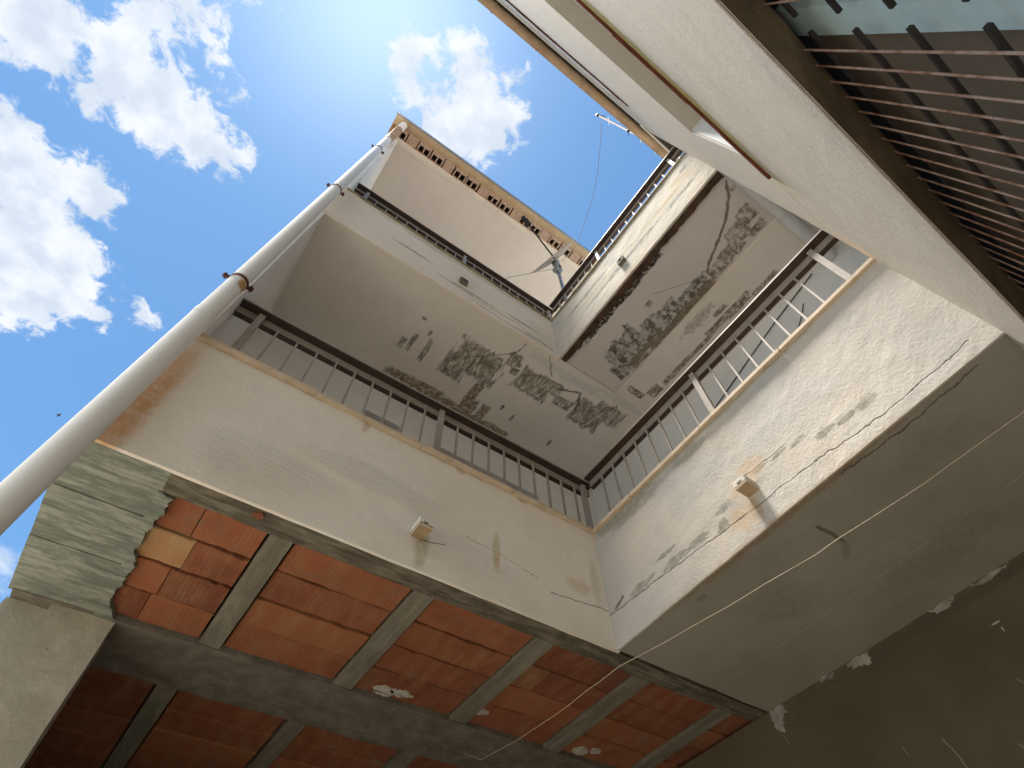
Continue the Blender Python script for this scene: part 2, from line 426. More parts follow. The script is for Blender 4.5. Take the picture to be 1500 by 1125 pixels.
M['dark_wall'] = stucco(
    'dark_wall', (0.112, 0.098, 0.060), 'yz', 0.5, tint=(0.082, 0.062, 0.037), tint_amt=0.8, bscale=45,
    stains=[([(0.517, 2.935, 0.025, 0.006), (0.511, 2.90, 0.005, 0.014)], (0.5, 0.45, 0.36), 0.8, (20, 20, 20), 0.4, 0.1, 0.3),
            ([(0.7, 3.08, 0.9, 0.04)], (0.08, 0.07, 0.05), 0.8, (8, 8, 14), 1.3, 0.1, 0.5)],
    scratches=[([(1.005, 2.66), (0.985, 2.58), (0.975, 2.48)], 0.004, 0.008), ([(0.755, 2.53), (0.735, 2.47), (0.70, 2.38)], 0.004, 0.006),
               ([(1.72, 2.99), (1.70, 2.94)], 0.003, 0.004), ([(1.18, 2.70), (1.172, 2.66)], 0.003, 0.004), ([(0.60, 2.72), (0.585, 2.69)], 0.0025, 0.004)])


def board_concrete(name, col, col2, streak=(2, 26, 4), green=None):
    mt, s, b = new_mat(name)
    p = s.pos()
    st = s.noise(s.scaled(p, streak), 1.6, 9, 0.7, 0.4)
    bl = s.noise(p, 5, 8, 0.65)
    c = s.mix(s.ramp(st, 0.36, 0.66), col2, col)
    c = s.mix(s.math('MULTIPLY', s.ramp(bl, 0.42, 0.72), 0.7), c, green or col2)
    pit = s.ramp(s.noise(p, 55, 5, 0.7), 0.36, 0.28)
    c = s.mix(s.math('MULTIPLY', pit, 0.7), c, tuple(k * 0.3 for k in col))
    s.put(b.inputs['Base Color'], c)
    b.inputs['Roughness'].default_value = 0.92
    h = s.math('SUBTRACT', s.math('ADD', s.math('MULTIPLY', st, 1.4), s.math('MULTIPLY', s.noise(p, 40, 7, 0.7), 0.8)), pit)
    bump(s, b, h, 0.6, 0.008)
    return mt




def green_concrete():
    mt, s, b = new_mat('green_concrete')
    p = s.pos()
    big = s.noise(s.scaled(p, (3, 11, 3)), 1.9, 9, 0.72, 0.5)
    c = s.mix(s.ramp(big, 0.40, 0.62), (0.155, 0.172, 0.135), (0.29, 0.30, 0.24))
    st = s.noise(s.scaled(p, (2.4, 34, 8)), 1.4, 9, 0.72, 0.5)
    c = s.mix(s.math('MULTIPLY', s.ramp(st, 0.50, 0.62), 0.6), c, (0.10, 0.11, 0.085))
    c = s.mix(s.math('MULTIPLY', s.ramp(st, 0.44, 0.32), 0.35), c, (0.46, 0.46, 0.39))
    mot = s.noise(p, 16, 8, 0.72)
    c = s.mix(s.math('MULTIPLY', s.ramp(mot, 0.50, 0.68), 0.5), c, (0.13, 0.14, 0.11))
    s.put(b.inputs['Base Color'], c)
    b.inputs['Roughness'].default_value = 0.95
    bump(s, b, s.math('ADD', s.math('MULTIPLY', st, 0.5), s.math('MULTIPLY', s.noise(p, 45, 8, 0.75), 0.8)), 0.45, 0.006)
    return mt


M['green_concrete'] = green_concrete()
M['beam_concrete'] = board_concrete('beam_concrete', (0.22, 0.19, 0.14), (0.085, 0.072, 0.05), (3, 18, 18))
M['joist_concrete'] = board_concrete('joist_concrete', (0.24, 0.22, 0.165), (0.155, 0.138, 0.10), (10, 2, 3))
M['cross_concrete'] = board_concrete('cross_concrete', (0.21, 0.185, 0.148), (0.125, 0.11, 0.084), (5, 6, 4))
M['column_concrete'] = board_concrete('column_concrete', (0.52, 0.48, 0.385), (0.37, 0.335, 0.26), (2, 2, 2.6), (0.42, 0.37, 0.28))
M['spout_white'] = simple('spout_white', (0.74, 0.71, 0.64), 0.8, 0.12, 12, 0.3)
M['flake_grey'] = simple('flake_grey', (0.36, 0.335, 0.30), 0.9, 0.15, 14, 0.4, col2=(0.22, 0.20, 0.165))
M['plaster_white'] = simple('plaster_white', (0.50, 0.46, 0.38), 0.9, 0.12, 12, 0.4)
M['soffit_strip'] = simple('soffit_strip', (0.105, 0.062, 0.038), 0.95, 0.3, 9, 0.5)
M['rough_lintel'] = simple('rough_lintel', (0.21, 0.16, 0.105), 0.95, 0.2, 6, 0.6)


def block_mat():
    mt, s, b = new_mat('terracotta')
    p = s.pos()
    oi = s.n('ShaderNodeObjectInfo')
    rnd = oi.outputs['Random']
    ramp = s.n('ShaderNodeValToRGB')
    ramp.color_ramp.elements[0].color = (0.165, 0.048, 0.024, 1)
    ramp.color_ramp.elements[1].color = (0.30, 0.105, 0.046, 1)
    e = ramp.color_ramp.elements.new(0.5)
    e.color = (0.235, 0.074, 0.034, 1)
    s.put(ramp.inputs[0], rnd)
    c = ramp.outputs[0]
    nz = s.noise(s.scaled(p, (9, 2.5, 1)), 2, 8, 0.65)
    c = s.mix(s.math('MULTIPLY', s.ramp(nz, 0.35, 0.7), 0.55), c, (0.30, 0.15, 0.075))
    c = s.mix(s.math('MULTIPLY', s.ramp(s.noise(p, 4, 8, 0.7), 0.48, 0.7), 0.6), c, (0.20, 0.075, 0.04))
    wv = s.n('ShaderNodeTexWave', wave_type='BANDS', bands_direction='X')
    s.put(wv.inputs[0], p)
    wv.inputs['Scale'].default_value = 16
    wv.inputs['Distortion'].default_value = 1.6
    wv.inputs['Detail'].default_value = 2
    comb = s.math('MULTIPLY', s.ramp(wv.outputs[1], 0.85, 0.98), s.ramp(s.noise(s.scaled(p, (5, 1, 1)), 1.3, 3), 0.45, 0.6))
    c = s.mix(s.math('MULTIPLY', comb, 0.16), c, (0.52, 0.30, 0.17))
    c = s.mix(1.0, c, oi.outputs['Color'], 'MULTIPLY')
    sm = s.noise(s.scaled(p, (1, 1.6, 1)), 5.5, 9, 0.72, 0.6)
    c = s.mix(s.math('MULTIPLY', s.ramp(sm, 0.56, 0.70), 0.65), c, (0.20, 0.155, 0.115))
    c = s.mix(s.math('MULTIPLY', s.ramp(s.noise(p, 2.2, 8, 0.7), 0.50, 0.68), 0.45), c, (0.11, 0.055, 0.035))
    s.put(b.inputs['Base Color'], c)
    b.inputs['Roughness'].default_value = 0.85
    bump(s, b, s.math('ADD', s.math('MULTIPLY', wv.outputs[1], 0.22), s.noise(p, 60, 6, 0.7)), 0.35, 0.004)
    return mt


M['terracotta'] = block_mat()
M['recess'] = simple('recess', (0.03, 0.025, 0.02), 0.95)
M['travertine'] = simple('travertine', (0.60, 0.47, 0.34), 0.7, 0.1, 9, 0.35, col2=(0.46, 0.36, 0.24))
M['dirty_travertine'] = simple('dirty_travertine', (0.34, 0.26, 0.15), 0.8, 0.2, 9, 0.35, col2=(0.16, 0.13, 0.07))
M['rail_beige'] = simple('rail_beige', (0.33, 0.285, 0.24), 0.5, 0.08, 14, 0.1)
M['rail_shade_brown'] = simple('rail_shade_brown', (0.055, 0.036, 0.030), 0.6, 0.15, 14, 0.1)


def pipe_mat():
    mt, s, b = new_mat('pipe_plastic')
    p = s.pos()
    c = s.mix(s.math('MULTIPLY', s.ramp(s.noise(s.scaled(p, (12, 12, 1.2)), 1.2, 7, 0.65), 0.42, 0.75), 0.35), (0.78, 0.765, 0.73), (0.60, 0.58, 0.53))
    pl = s.plane('xz')
    rust = s.stain(pl, [(-0.455, 4.315, 0.035, 0.07)], s.noise(s.scaled(p, (30, 30, 8)), 1, 6), 0.8, 0.1, 0.6)
    c = s.mix(s.math('MULTIPLY', rust, 0.9), c, (0.42, 0.22, 0.05))
    s.put(b.inputs['Base Color'], c)
    b.inputs['Roughness'].default_value = 0.75
    b.inputs['Specular IOR Level'].default_value = 0.1
    bump(s, b, s.noise(p, 20, 4), 0.05, 0.004)
    return mt


M['pipe_plastic'] = pipe_mat()
M['clay_pipe'] = simple('clay_pipe', (0.42, 0.30, 0.18), 0.7, 0.15, 12, 0.2)
M['rust'] = simple('rust', (0.155, 0.052, 0.030), 0.9, 0.2, 16, 0.5, col2=(0.09, 0.028, 0.018))
M['rust_bar'] = simple('rust_bar', (0.36, 0.27, 0.225), 0.75, 0.2, 20, 0.3, metal=0.1, col2=(0.20, 0.085, 0.045))
M['black_iron'] = simple('black_iron', (0.028, 0.024, 0.024), 0.55, 0.15, 20, 0.3)
M['teal_paint'] = simple('teal_paint', (0.46, 0.60, 0.64), 0.6, 0.08, 10, 0.1)
M['teal_green'] = simple('teal_green', (0.03, 0.20, 0.15), 0.6, 0.1, 10, 0.2)
M['navy_dark'] = simple('navy_dark', (0.012, 0.014, 0.02), 0.7, 0.1, 6, 0.05)
M['shutter_brown'] = simple('shutter_brown', (0.15, 0.125, 0.10), 0.8, 0.08, 5, 0.1)
M['white_frame'] = simple('white_frame', (0.66, 0.66, 0.65), 0.6, 0.06, 6, 0.1)
M['light_strip'] = simple('light_strip', (0.66, 0.61, 0.53), 0.8, 0.08, 6, 0.2)
M['eave_wood'] = simple('eave_wood', (0.48, 0.40, 0.28), 0.85, 0.15, 5, 0.3, col2=(0.40, 0.31, 0.19))
M['gutter_brown'] = simple('gutter_brown', (0.40, 0.27, 0.17), 0.6, 0.15, 7, 0.2, col2=(0.28, 0.19, 0.12))
M['dark_gap'] = simple('dark_gap', (0.075, 0.065, 0.05), 0.9, 0.3, 12, 0.4)
M['eave_brick'] = simple('eave_brick', (0.46, 0.35, 0.27), 0.9, 0.2, 30, 0.3)
M['grey_metal'] = simple('grey_metal', (0.30, 0.31, 0.31), 0.4, 0.1, 8, 0.05, metal=0.6)
M['dish_paint'] = simple('dish_paint', (0.46, 0.41, 0.34), 0.55, 0.1, 6, 0.05)
M['aluminium'] = simple('aluminium', (0.75, 0.76, 0.78), 0.35, 0.05, 8, 0.03, metal=0.4)
M['cable_white'] = simple('cable_white', (0.44, 0.37, 0.26), 0.6, 0.1, 30, 0.1)
M['cable_grey'] = simple('cable_grey', (0.10, 0.10, 0.11), 0.6, 0.1, 30, 0.1)
M['door_brown'] = simple('door_brown', (0.17, 0.13, 0.115), 0.7, 0.1, 5, 0.1)
M['roof_tile'] = simple('roof_tile', (0.40, 0.20, 0.11), 0.85, 0.2, 5, 0.3)
M['ground'] = simple('ground', (0.42, 0.385, 0.33), 0.95, 0.15, 1.5, 0.4)
M['added_dark_floor'] = simple('added_dark_floor', (0.075, 0.06, 0.045), 0.95, 0.2, 3, 0.4)
M['floor_screed'] = simple('floor_screed', (0.76, 0.72, 0.66), 0.8, 0.05, 3, 0.1)


def glass_mat():
    mt, s, b = new_mat('window_glass')
    s.put(b.inputs['Base Color'], (0.012, 0.016, 0.022))
    b.inputs['Roughness'].default_value = 0.08
    b.inputs['Specular IOR Level'].default_value = 0.5
    return mt


M['window_glass'] = glass_mat()


# ------------------------------------------------------------------ mesh building
class MB:
    def __init__(s):
        s.bm = bmesh.new()
        s.mats = []
        s.cur = 0

    def mat(s, name):
        if name not in s.mats:
            s.mats.append(name)
        s.cur = s.mats.index(name)
        return s

    def face(s, vs):
        try:
            f = s.bm.faces.new(vs)
            f.material_index = s.cur
            return f
        except ValueError:
            return None

    def box(s, x0, x1, y0, y1, z0, z1):
        v = [s.bm.verts.new((x, y, z)) for x in (x0, x1) for y in (y0, y1) for z in (z0, z1)]
        for q in ((0, 1, 3, 2), (4, 6, 7, 5), (0, 4, 5, 1), (2, 3, 7, 6), (0, 2, 6, 4), (1, 5, 7, 3)):
            s.face([v[i] for i in q])
        return s

    def hexa(s, p):
        """8 corners in the order of box()"""
        v = [s.bm.verts.new(q) for q in p]
        for q in ((0, 1, 3, 2), (4, 6, 7, 5), (0, 4, 5, 1), (2, 3, 7, 6), (0, 2, 6, 4), (1, 5, 7, 3)):
            s.face([v[i] for i in q])
        return s

    def rbox(s, x0, x1, y0, y1, z0, z1, step=0.06, amp=0.003, freq=6.0):
        """box with a fine skin whose corners and faces wander a little, like hand-made render"""
        lo, hi = (x0, y0, z0), (x1, y1, z1)
        n = [max(1, int(round((hi[i] - lo[i]) / step))) for i in range(3)]
        cache = {}

        def vert(i, j, k):
            key = (i, j, k)
            if key not in cache:
                p = Vector([lo[a] + (hi[a] - lo[a]) * key[a] / n[a] for a in range(3)])
                d = noise.noise_vector(p * freq) + 0.5 * noise.noise_vector(p * freq * 3.1)
                cache[key] = s.bm.verts.new(p + d * amp)
            return cache[key]
        for a in range(3):
            b, c = (a + 1) % 3, (a + 2) % 3
            for side in (0, n[a]):
                for i in range(n[b]):
                    for j in range(n[c]):
                        q = []
                        for (di, dj) in ((0, 0), (1, 0), (1, 1), (0, 1)):
                            k = [0, 0, 0]
                            k[a], k[b], k[c] = side, i + di, j + dj
                            q.append(vert(*k))
                        if side == 0:
                            q.reverse()
                        s.face(q)
        return s

    def tube(s, pts, r, seg=12, caps=True, r2=None):
        pts = [Vector(p) for p in pts]
        rings = []
        up = None
        for i, p in enumerate(pts):
            d = (pts[min(i + 1, len(pts) - 1)] - pts[max(i - 1, 0)]).normalized()
            if up is None:
                up = d.orthogonal().normalized()
            up = (up - d * up.dot(d)).normalized()
            sd = d.cross(up)
            rr = r if r2 is None else r + (r2 - r) * i / (len(pts) - 1)
            rings.append([s.bm.verts.new(p + (up * math.cos(t) + sd * math.sin(t)) * rr)
                          for t in [2 * math.pi * k / seg for k in range(seg)]])
        for a, b in zip(rings, rings[1:]):
            for k in range(seg):
                f = s.face([a[k], a[(k + 1) % seg], b[(k + 1) % seg], b[k]])
                if f and seg > 4:
                    f.smooth = True
        if caps:
            # caps on their own vertices, so that the smooth sides keep true normals
            s.face([s.bm.verts.new(v.co) for v in reversed(rings[0])])
            s.face([s.bm.verts.new(v.co) for v in rings[-1]])
        return s

    def slab(s, outline, z0, z1):
        """outline in x, y extruded from z0 to z1"""
        lo = [s.bm.verts.new((x, y, z0)) for x, y in outline]
        hi = [s.bm.verts.new((x, y, z1)) for x, y in outline]
        s.face(list(reversed(lo)))
        s.face(hi)
        n = len(lo)
        for i in range(n):
            s.face([lo[i], lo[(i + 1) % n], hi[(i + 1) % n], hi[i]])
        return s

    def prism(s, pts, off):
        off = Vector(off)
        a = [s.bm.verts.new(p) for p in pts]
        b = [s.bm.verts.new(Vector(p) + off) for p in pts]
        s.face(list(reversed(a)))
        s.face(b)
        n = len(a)
        for i in range(n):
            s.face([a[i], a[(i + 1) % n], b[(i + 1) % n], b[i]])
        return s

    def mesh(s, name, origin=(0, 0, 0), bevel=0.0):
        bmesh.ops.recalc_face_normals(s.bm, faces=s.bm.faces[:])
        if bevel:
            bmesh.ops.bevel(s.bm, geom=[e for e in s.bm.edges], offset=bevel, segments=1, affect='EDGES', profile=0.6)
        bmesh.ops.translate(s.bm, verts=s.bm.verts[:], vec=-Vector(origin))
        me = bpy.data.meshes.new(name)
        s.bm.to_mesh(me)
        s.bm.free()
        for k in s.mats:
            me.materials.append(M[k])
        return me

    def build(s, name, parent=None, bevel=0.0):
        root = parent
        while root is not None and root.parent is not None:
            root = root.parent
        me = s.mesh(name, root.location if root is not None else (0, 0, 0), bevel)
        o = bpy.data.objects.new(name, me)
        COL.objects.link(o)
        o.parent = parent
        return o


def box(name, parent, mat, *b, bevel=0.0):
    return MB().mat(mat).box(*b).build(name, parent, bevel)


def copy_at(o, loc, parent=None, rot=None):
    c = o.copy()
    COL.objects.link(c)
    c.parent = parent if parent is not None else o.parent
    c.location = loc
    if rot is not None:
        c.rotation_euler = rot
    return c


def thing(name, label, cat, loc, group=None):
    o = bpy.data.objects.new(name, None)
    COL.objects.link(o)
    o.location = loc
    o.empty_display_size = 0.2
    o['label'] = label
    o['category'] = cat
    if group:
        o['group'] = group
    return o


def tag(o, label, cat, group=None):
    o['label'] = label
    o['category'] = cat
    if group:
        o['group'] = group


def ragged(pts, amp=0.02, n=6, seed=0):
    """closed outline with torn edges"""
    out = []
    rr = random.Random(seed)
    for (a, b) in zip(pts, pts[1:] + pts[:1]):
        for k in range(n):
            t = k / n
            out.append((a[0] + (b[0] - a[0]) * t + rr.uniform(-amp, amp), a[1] + (b[1] - a[1]) * t + rr.uniform(-amp, amp)))
    return out


# ------------------------------------------------------------------ ground
XF0 = -0.5
g = MB().mat('ground')
v = [g.bm.verts.new(p) for p in ((-400, -400, 0), (400, -400, 0), (400, 400, 0), (-400, 400, 0))]
g.face(v)
go = g.build('ground')
go['kind'] = 'structure'
fg = MB().mat('added_dark_floor').box(XF0, 2.9, 2.3, 5.0, 0.004, 0.03).build('floor')  # unseen dark floor, added to dim the block ceiling above it
fg['kind'] = 'structure'

# measured frame of the place (metres)
X0, X1, Y1, Y2 = -0.455, 1.883, 1.75, -0.332
Z1, Z2, Z3, Z4 = 3.128, 3.875, 6.109, 6.906
XE = -0.53                       # outer face of the end wall
X3 = 2.93                        # ground floor back wall
XB, YB = 3.2, 2.9                # first floor back walls

# ------------------------------------------------------------------ the house with the balconies
house = thing('balcony_house', 'L-shaped house with peeling plaster, two storeys of railed balconies and a terracotta block ceiling below',
              'house', (2.2, 2.2, 0))

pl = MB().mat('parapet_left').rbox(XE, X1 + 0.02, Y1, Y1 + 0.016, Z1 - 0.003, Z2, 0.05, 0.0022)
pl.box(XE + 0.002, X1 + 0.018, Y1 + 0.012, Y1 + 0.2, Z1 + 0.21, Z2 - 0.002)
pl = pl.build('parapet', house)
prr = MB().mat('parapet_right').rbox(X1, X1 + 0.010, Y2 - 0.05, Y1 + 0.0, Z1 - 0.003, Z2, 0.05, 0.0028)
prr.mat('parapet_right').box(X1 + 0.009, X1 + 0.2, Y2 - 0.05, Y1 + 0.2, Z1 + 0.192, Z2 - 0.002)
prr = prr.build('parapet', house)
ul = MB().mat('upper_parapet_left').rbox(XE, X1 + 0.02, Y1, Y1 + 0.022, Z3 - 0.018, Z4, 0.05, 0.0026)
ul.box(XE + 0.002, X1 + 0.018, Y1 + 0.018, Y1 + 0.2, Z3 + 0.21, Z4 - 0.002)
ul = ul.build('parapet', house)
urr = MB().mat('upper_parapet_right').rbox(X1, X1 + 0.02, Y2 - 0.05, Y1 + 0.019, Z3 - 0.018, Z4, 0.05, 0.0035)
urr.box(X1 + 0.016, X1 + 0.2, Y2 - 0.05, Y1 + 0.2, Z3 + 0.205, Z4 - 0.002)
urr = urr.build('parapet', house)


def spout(parent, axis, c, z, mat, w=0.068, h=0.046, ln=0.085):
    """square clay drain spout: four walls round an open bore"""
    t = 0.016
    b = MB().mat(mat)

    def bx(u0, u1, z0, z1, d0, d1):
        if axis == 'y':
            b.box(c + u0, c + u1, Y1 - d1, Y1 - d0, z + z0, z + z1)
        else:
            b.box(X1 - d1, X1 - d0, c + u0, c + u1, z + z0, z + z1)
    b.mat('clay_pipe')
    bx(-w / 2, w / 2, 0, t, -0.03, ln)
    b.mat(mat)
    bx(-w / 2, w / 2, h - t, h, -0.03, ln)
    bx(-w / 2, -w / 2 + 0.022, t, h - t, -0.03, ln)
    bx(w / 2 - 0.022, w / 2, t, h - t, -0.03, ln)
    b.mat('recess')
    bx(-w / 2 + 0.022, w / 2 - 0.022, t, h - t, -0.03, 0.02)
    return b.build('drain_spout', parent, 0.002)


spout(pl, 'y', 0.755, 3.285, 'spout_white')
spout(prr, 'x', 0.745, 3.31, 'spout_white')


def vent(parent, axis, c, z):
    b = MB().mat('recess')
    w = 0.04
    fr = [(-w, w, -w, -w + 0.02), (-w, w, w - 0.02, w), (-w, -w + 0.02, -w + 0.02, w - 0.02), (w - 0.02, w, -w + 0.02, w - 0.02)]
    for (a0, a1, z0, z1) in fr:
        b.mat('cross_concrete')
        if axis == 'y':
            b.box(c + a0, c + a1, Y1 - 0.035, Y1 + 0.02, z + z0, z + z1)
        else:
            b.box(X1 - 0.035, X1 + 0.02, c + a0, c + a1, z + z0, z + z1)
    b.mat('recess')
    if axis == 'y':
        b.box(c - w + 0.02, c + w - 0.02, Y1 - 0.008, Y1 + 0.01, z - w + 0.02, z + w - 0.02)
    else:
        b.box(X1 - 0.008, X1 + 0.01, c - w + 0.02, c + w - 0.02, z - w + 0.02, z + w - 0.02)
    return b.build('drain_spout', parent)


vent(ul, 'y', 0.803, 6.44)
vent(urr, 'x', 0.732, 6.40)


# coping stones on the parapets, one object per stone
def coping(parent, axis, a0, a1, z, n, mat='travertine', over=0.022, seed=1, h=0.028):
    rr = random.Random(seed)
    cuts = [a0 + (a1 - a0) * k / n for k in range(n + 1)]
    for p, q in zip(cuts, cuts[1:]):
        dz = rr.uniform(-0.0015, 0.0015)
        do = rr.uniform(-0.002, 0.003)
        b = MB().mat(mat)
        if axis == 'y':
            b.box(p + 0.0015, q - 0.0015, Y1 - over - do, Y1 + 0.22, z + dz, z + h + dz)
        else:
            b.box(X1 - over - do, X1 + 0.22, p + 0.0015, q - 0.0015, z + dz, z + h + dz)
        b.build('coping_stone', parent, 0.003)


coping(pl, 'y', X0 - 0.02, X1 - 0.024, Z2 + 0.001, 4, seed=2)
coping(prr, 'x', Y2 + 0.004, Y1 + 0.22, Z2 + 0.0015, 4, seed=3)
coping(ul, 'y', X0 - 0.02, X1 - 0.024, Z4 + 0.001, 4, 'dirty_travertine', 0.015, seed=4)
coping(urr, 'x', Y2 + 0.004, Y1 + 0.22, Z4 + 0.0015, 4, 'dirty_travertine', 0.012, seed=5)

# --- ground floor ceiling of the right wing: two cement strips
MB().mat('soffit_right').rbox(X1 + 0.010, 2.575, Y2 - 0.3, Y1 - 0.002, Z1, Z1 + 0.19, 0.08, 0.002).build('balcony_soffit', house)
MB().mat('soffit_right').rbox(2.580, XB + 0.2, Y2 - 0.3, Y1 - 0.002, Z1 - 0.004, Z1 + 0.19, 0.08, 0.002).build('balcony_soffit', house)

# --- ground floor back wall of the right wing (very slightly out of square)
bw = MB().mat('dark_wall')
bw.hexa([(2.90, 5.0, 0), (2.90, 5.0, Z1 - 0.005), (3.06, Y2 - 0.2, 0), (3.06, Y2 - 0.2, Z1 - 0.005),
         (3.3, 5.0, 0), (3.3, 5.0, Z1 - 0.005), (3.3, Y2 - 0.2, 0), (3.3, Y2 - 0.2, Z1 - 0.005)])
bwo = bw.build('wall', house)
bwo['label'] = 'dark brown unpainted ground floor wall'


def splat_wall(pts, seed):
    o = ragged(pts, 0.010, 6, seed)
    b = MB().mat('flake_grey')
    b.prism([(3.06 - (y + 0.532) / 5.532 * 0.16 - 0.004, y, z) for y, z in o], (0.02, 0, 0))
    return b.build('plaster_patch', bwo)


splat_wall([(1.745, 3.122), (1.65, 3.122), (1.64, 3.08), (1.68, 3.05), (1.70, 2.985), (1.735, 3.03)], 3)
splat_wall([(1.22, 3.122), (1.08, 3.122), (1.09, 3.06), (1.15, 3.075), (1.20, 3.09)], 4)
splat_wall([(1.40, 3.122), (1.30, 3.122), (1.31, 3.10), (1.37, 3.10)], 5)
splat_wall([(0.72, 3.122), (0.58, 3.122), (0.60, 3.10), (0.68, 3.085)], 6)
splat_wall([(0.50, 3.122), (0.30, 3.122), (0.32, 3.105), (0.45, 3.10)], 7)

# --- ground floor ceiling of the left wing: edge beam, joists, hollow blocks
MB().mat('beam_concrete').rbox(-0.2, 3.08, Y1 + 0.020, 1.872, Z1, Z1 + 0.2, 0.05, 0.004).build('edge_beam', house)

gc = MB().mat('green_concrete')
gy = [1.770, 1.87, 2.03, 2.17, 2.33, 2.50, 2.69]
for i, (a, b) in enumerate(zip(gy, gy[1:])):
    dz = (0.0, 0.003, -0.003, 0.002, -0.002, 0.003)[i]
    gc.rbox(XE + 0.004, -0.20, a, b - 0.002, Z1 + dz, Z1 + 0.2, 0.06, 0.0012, 4)
# torn edge of the concrete that laps over the first blocks
edge = [(-0.21, 1.874), (-0.15, 1.885), (-0.162, 1.915), (-0.160, 1.99), (-0.176, 2.03), (-0.170, 2.07), (-0.182, 2.10), (-0.174, 2.18), (-0.190, 2.22),
        (-0.172, 2.262), (-0.160, 2.32), (-0.172, 2.38), (-0.168, 2.45), (-0.182, 2.475), (-0.184, 2.56), (-0.160, 2.62), (-0.132, 2.688), (-0.21, 2.688)]
gc.slab(ragged(edge, 0.005, 5, 12), Z1 - 0.004, Z1 + 0.02)
gco = gc.build('board_concrete', house)
gco['label'] = 'greenish board-marked concrete corner'

JO = [(0.203, 0.302), (0.840, 0.942), (1.492, 1.596), (2.110, 2.222), (2.74, 2.84)]
for k, (a, b) in enumerate(JO):
    MB().mat('joist_concrete').rbox(a + 0.004, b - 0.004, 1.873, 2.668, Z1 + 0.002, Z1 + 0.16, 0.05, 0.002).build('ceiling_joist', house)
MB().mat('cross_concrete').rbox(XE + 0.02, 3.0, 2.674, 3.05, Z1 - 0.002, Z1 + 0.25, 0.06, 0.006).build('cross_beam', house)
bc = MB().mat('recess').box(XE + 0.03, 3.0, 1.80, 4.9, Z1 + 0.10, Z1 + 0.18)
bco = bc.build('block_ceiling', house)
bco['label'] = 'ceiling of orange hollow clay blocks between joists'

rb = random.Random(5)


def block(x0, x1, y0, y1, tint=None, drop=0.0):
    """hollow clay block, its long edges chipped and uneven"""
    w, h = x1 - x0, y1 - y0
    n = 9
    out = [(-w / 2 + w * k / n + (rb.uniform(-0.01, 0.01) if 0 < k < n else 0), -h / 2 + (rb.uniform(-0.002, 0.006) if rb.random() < 0.75 else rb.uniform(0.004, 0.012))) for k in range(n + 1)]
    out += [(w / 2 - w * k / n + (rb.uniform(-0.01, 0.01) if 0 < k < n else 0), h / 2 - rb.uniform(-0.002, 0.005)) for k in range(n + 1)]
    b = MB().mat('terracotta')
    lo0 = [b.bm.verts.new((x, y, 0.004)) for x, y in out]
    lo = [b.bm.verts.new((x * 0.985, y * 0.965, 0)) for x, y in out]
    hi = [b.bm.verts.new((x, y, 0.06)) for x, y in out]
    m_ = len(out)
    b.face(list(reversed(lo)))
    for k in range(m_):
        b.face([lo[k], lo[(k + 1) % m_], lo0[(k + 1) % m_], lo0[k]])
        b.face([lo0[k], lo0[(k + 1) % m_], hi[(k + 1) % m_], hi[k]])
    o = bpy.data.objects.new('hollow_block', b.mesh('hollow_block'))
    COL.objects.link(o)
    o.parent = bco
    o.location = Vector(((x0 + x1) / 2, (y0 + y1) / 2, Z1 + 0.018 + drop + rb.uniform(-0.003, 0.003))) - house.location
    o.rotation_euler = (rb.uniform(-0.012, 0.012), rb.uniform(-0.006, 0.006), rb.uniform(-0.006, 0.006))
    o.color = (*(tint or (1, 1, 1)), 1)
    return o


bays = [(-0.28, 0.198), (0.308, 0.835), (0.948, 1.487), (1.602, 2.105), (2.228, 2.735), (2.845, 3.1)]
rows = [1.874, 2.075, 2.272, 2.468, 2.672]
for bi, (a, b) in enumerate(bays):
    mid = (a + b) / 2 + (0.0, 0.01, -0.02, 0.03, 0.0, 0.0)[bi]
    for ri, (y0, y1) in enumerate(zip(rows, rows[1:])):
        sh = rb.uniform(-0.004, 0.004)
        halves = ((a, b),)
        if bi == 0 or (bi, ri) == (3, 1):
            mid2 = mid + (0, 0.03, 0.0, -0.02)[ri] if bi == 0 else a + 0.13
            halves = ((a, mid2), (mid2, b))
        for hi, (c, d) in enumerate(halves):
            tint = (1, 1, 1)
            if bi == 0 and ri == 1 and hi == 0:
                tint = (1.5, 2.3, 2.3)
            elif bi == 3 and ri == 1 and hi == 0:
                tint = (1.2, 1.6, 1.5)
            elif (bi, ri) in ((2, 1), (1, 2)):
                tint = (1.08, 1.15, 1.1)
            block(c + 0.0008, d - 0.0008, y0 + 0.005 + sh, y1 - 0.005 + sh, tint)
rows2 = [3.056 + 0.2 * k for k in range(7)]
for bi, (a, b) in enumerate(bays):
    for ri, (y0, y1) in enumerate(zip(rows2, rows2[1:])):
        block(a - 0.05, b - 0.05, y0 + 0.004, y1 - 0.004)
for k, (a, b) in enumerate(JO[:4]):
    MB().mat('joist_concrete').rbox(a - 0.046, b - 0.054, 3.052, 4.9, Z1 + 0.004, Z1 + 0.16, 0.1, 0.002).build('ceiling_joist', house)


def splat(pts, seed, par, z=0.0125):
    return MB().mat('plaster_white').slab(ragged(pts, 0.007, 4, seed), Z1 + z, Z1 + 0.03).build('plaster_patch', par)


def ring(cx, cy, rx, ry, seed, n=11):
    r_ = random.Random(seed)
    return [(cx + rx * math.cos(t) * r_.uniform(0.7, 1.15), cy + ry * math.sin(t) * r_.uniform(0.7, 1.15))
            for t in [2 * math.pi * k / n for k in range(n)]]


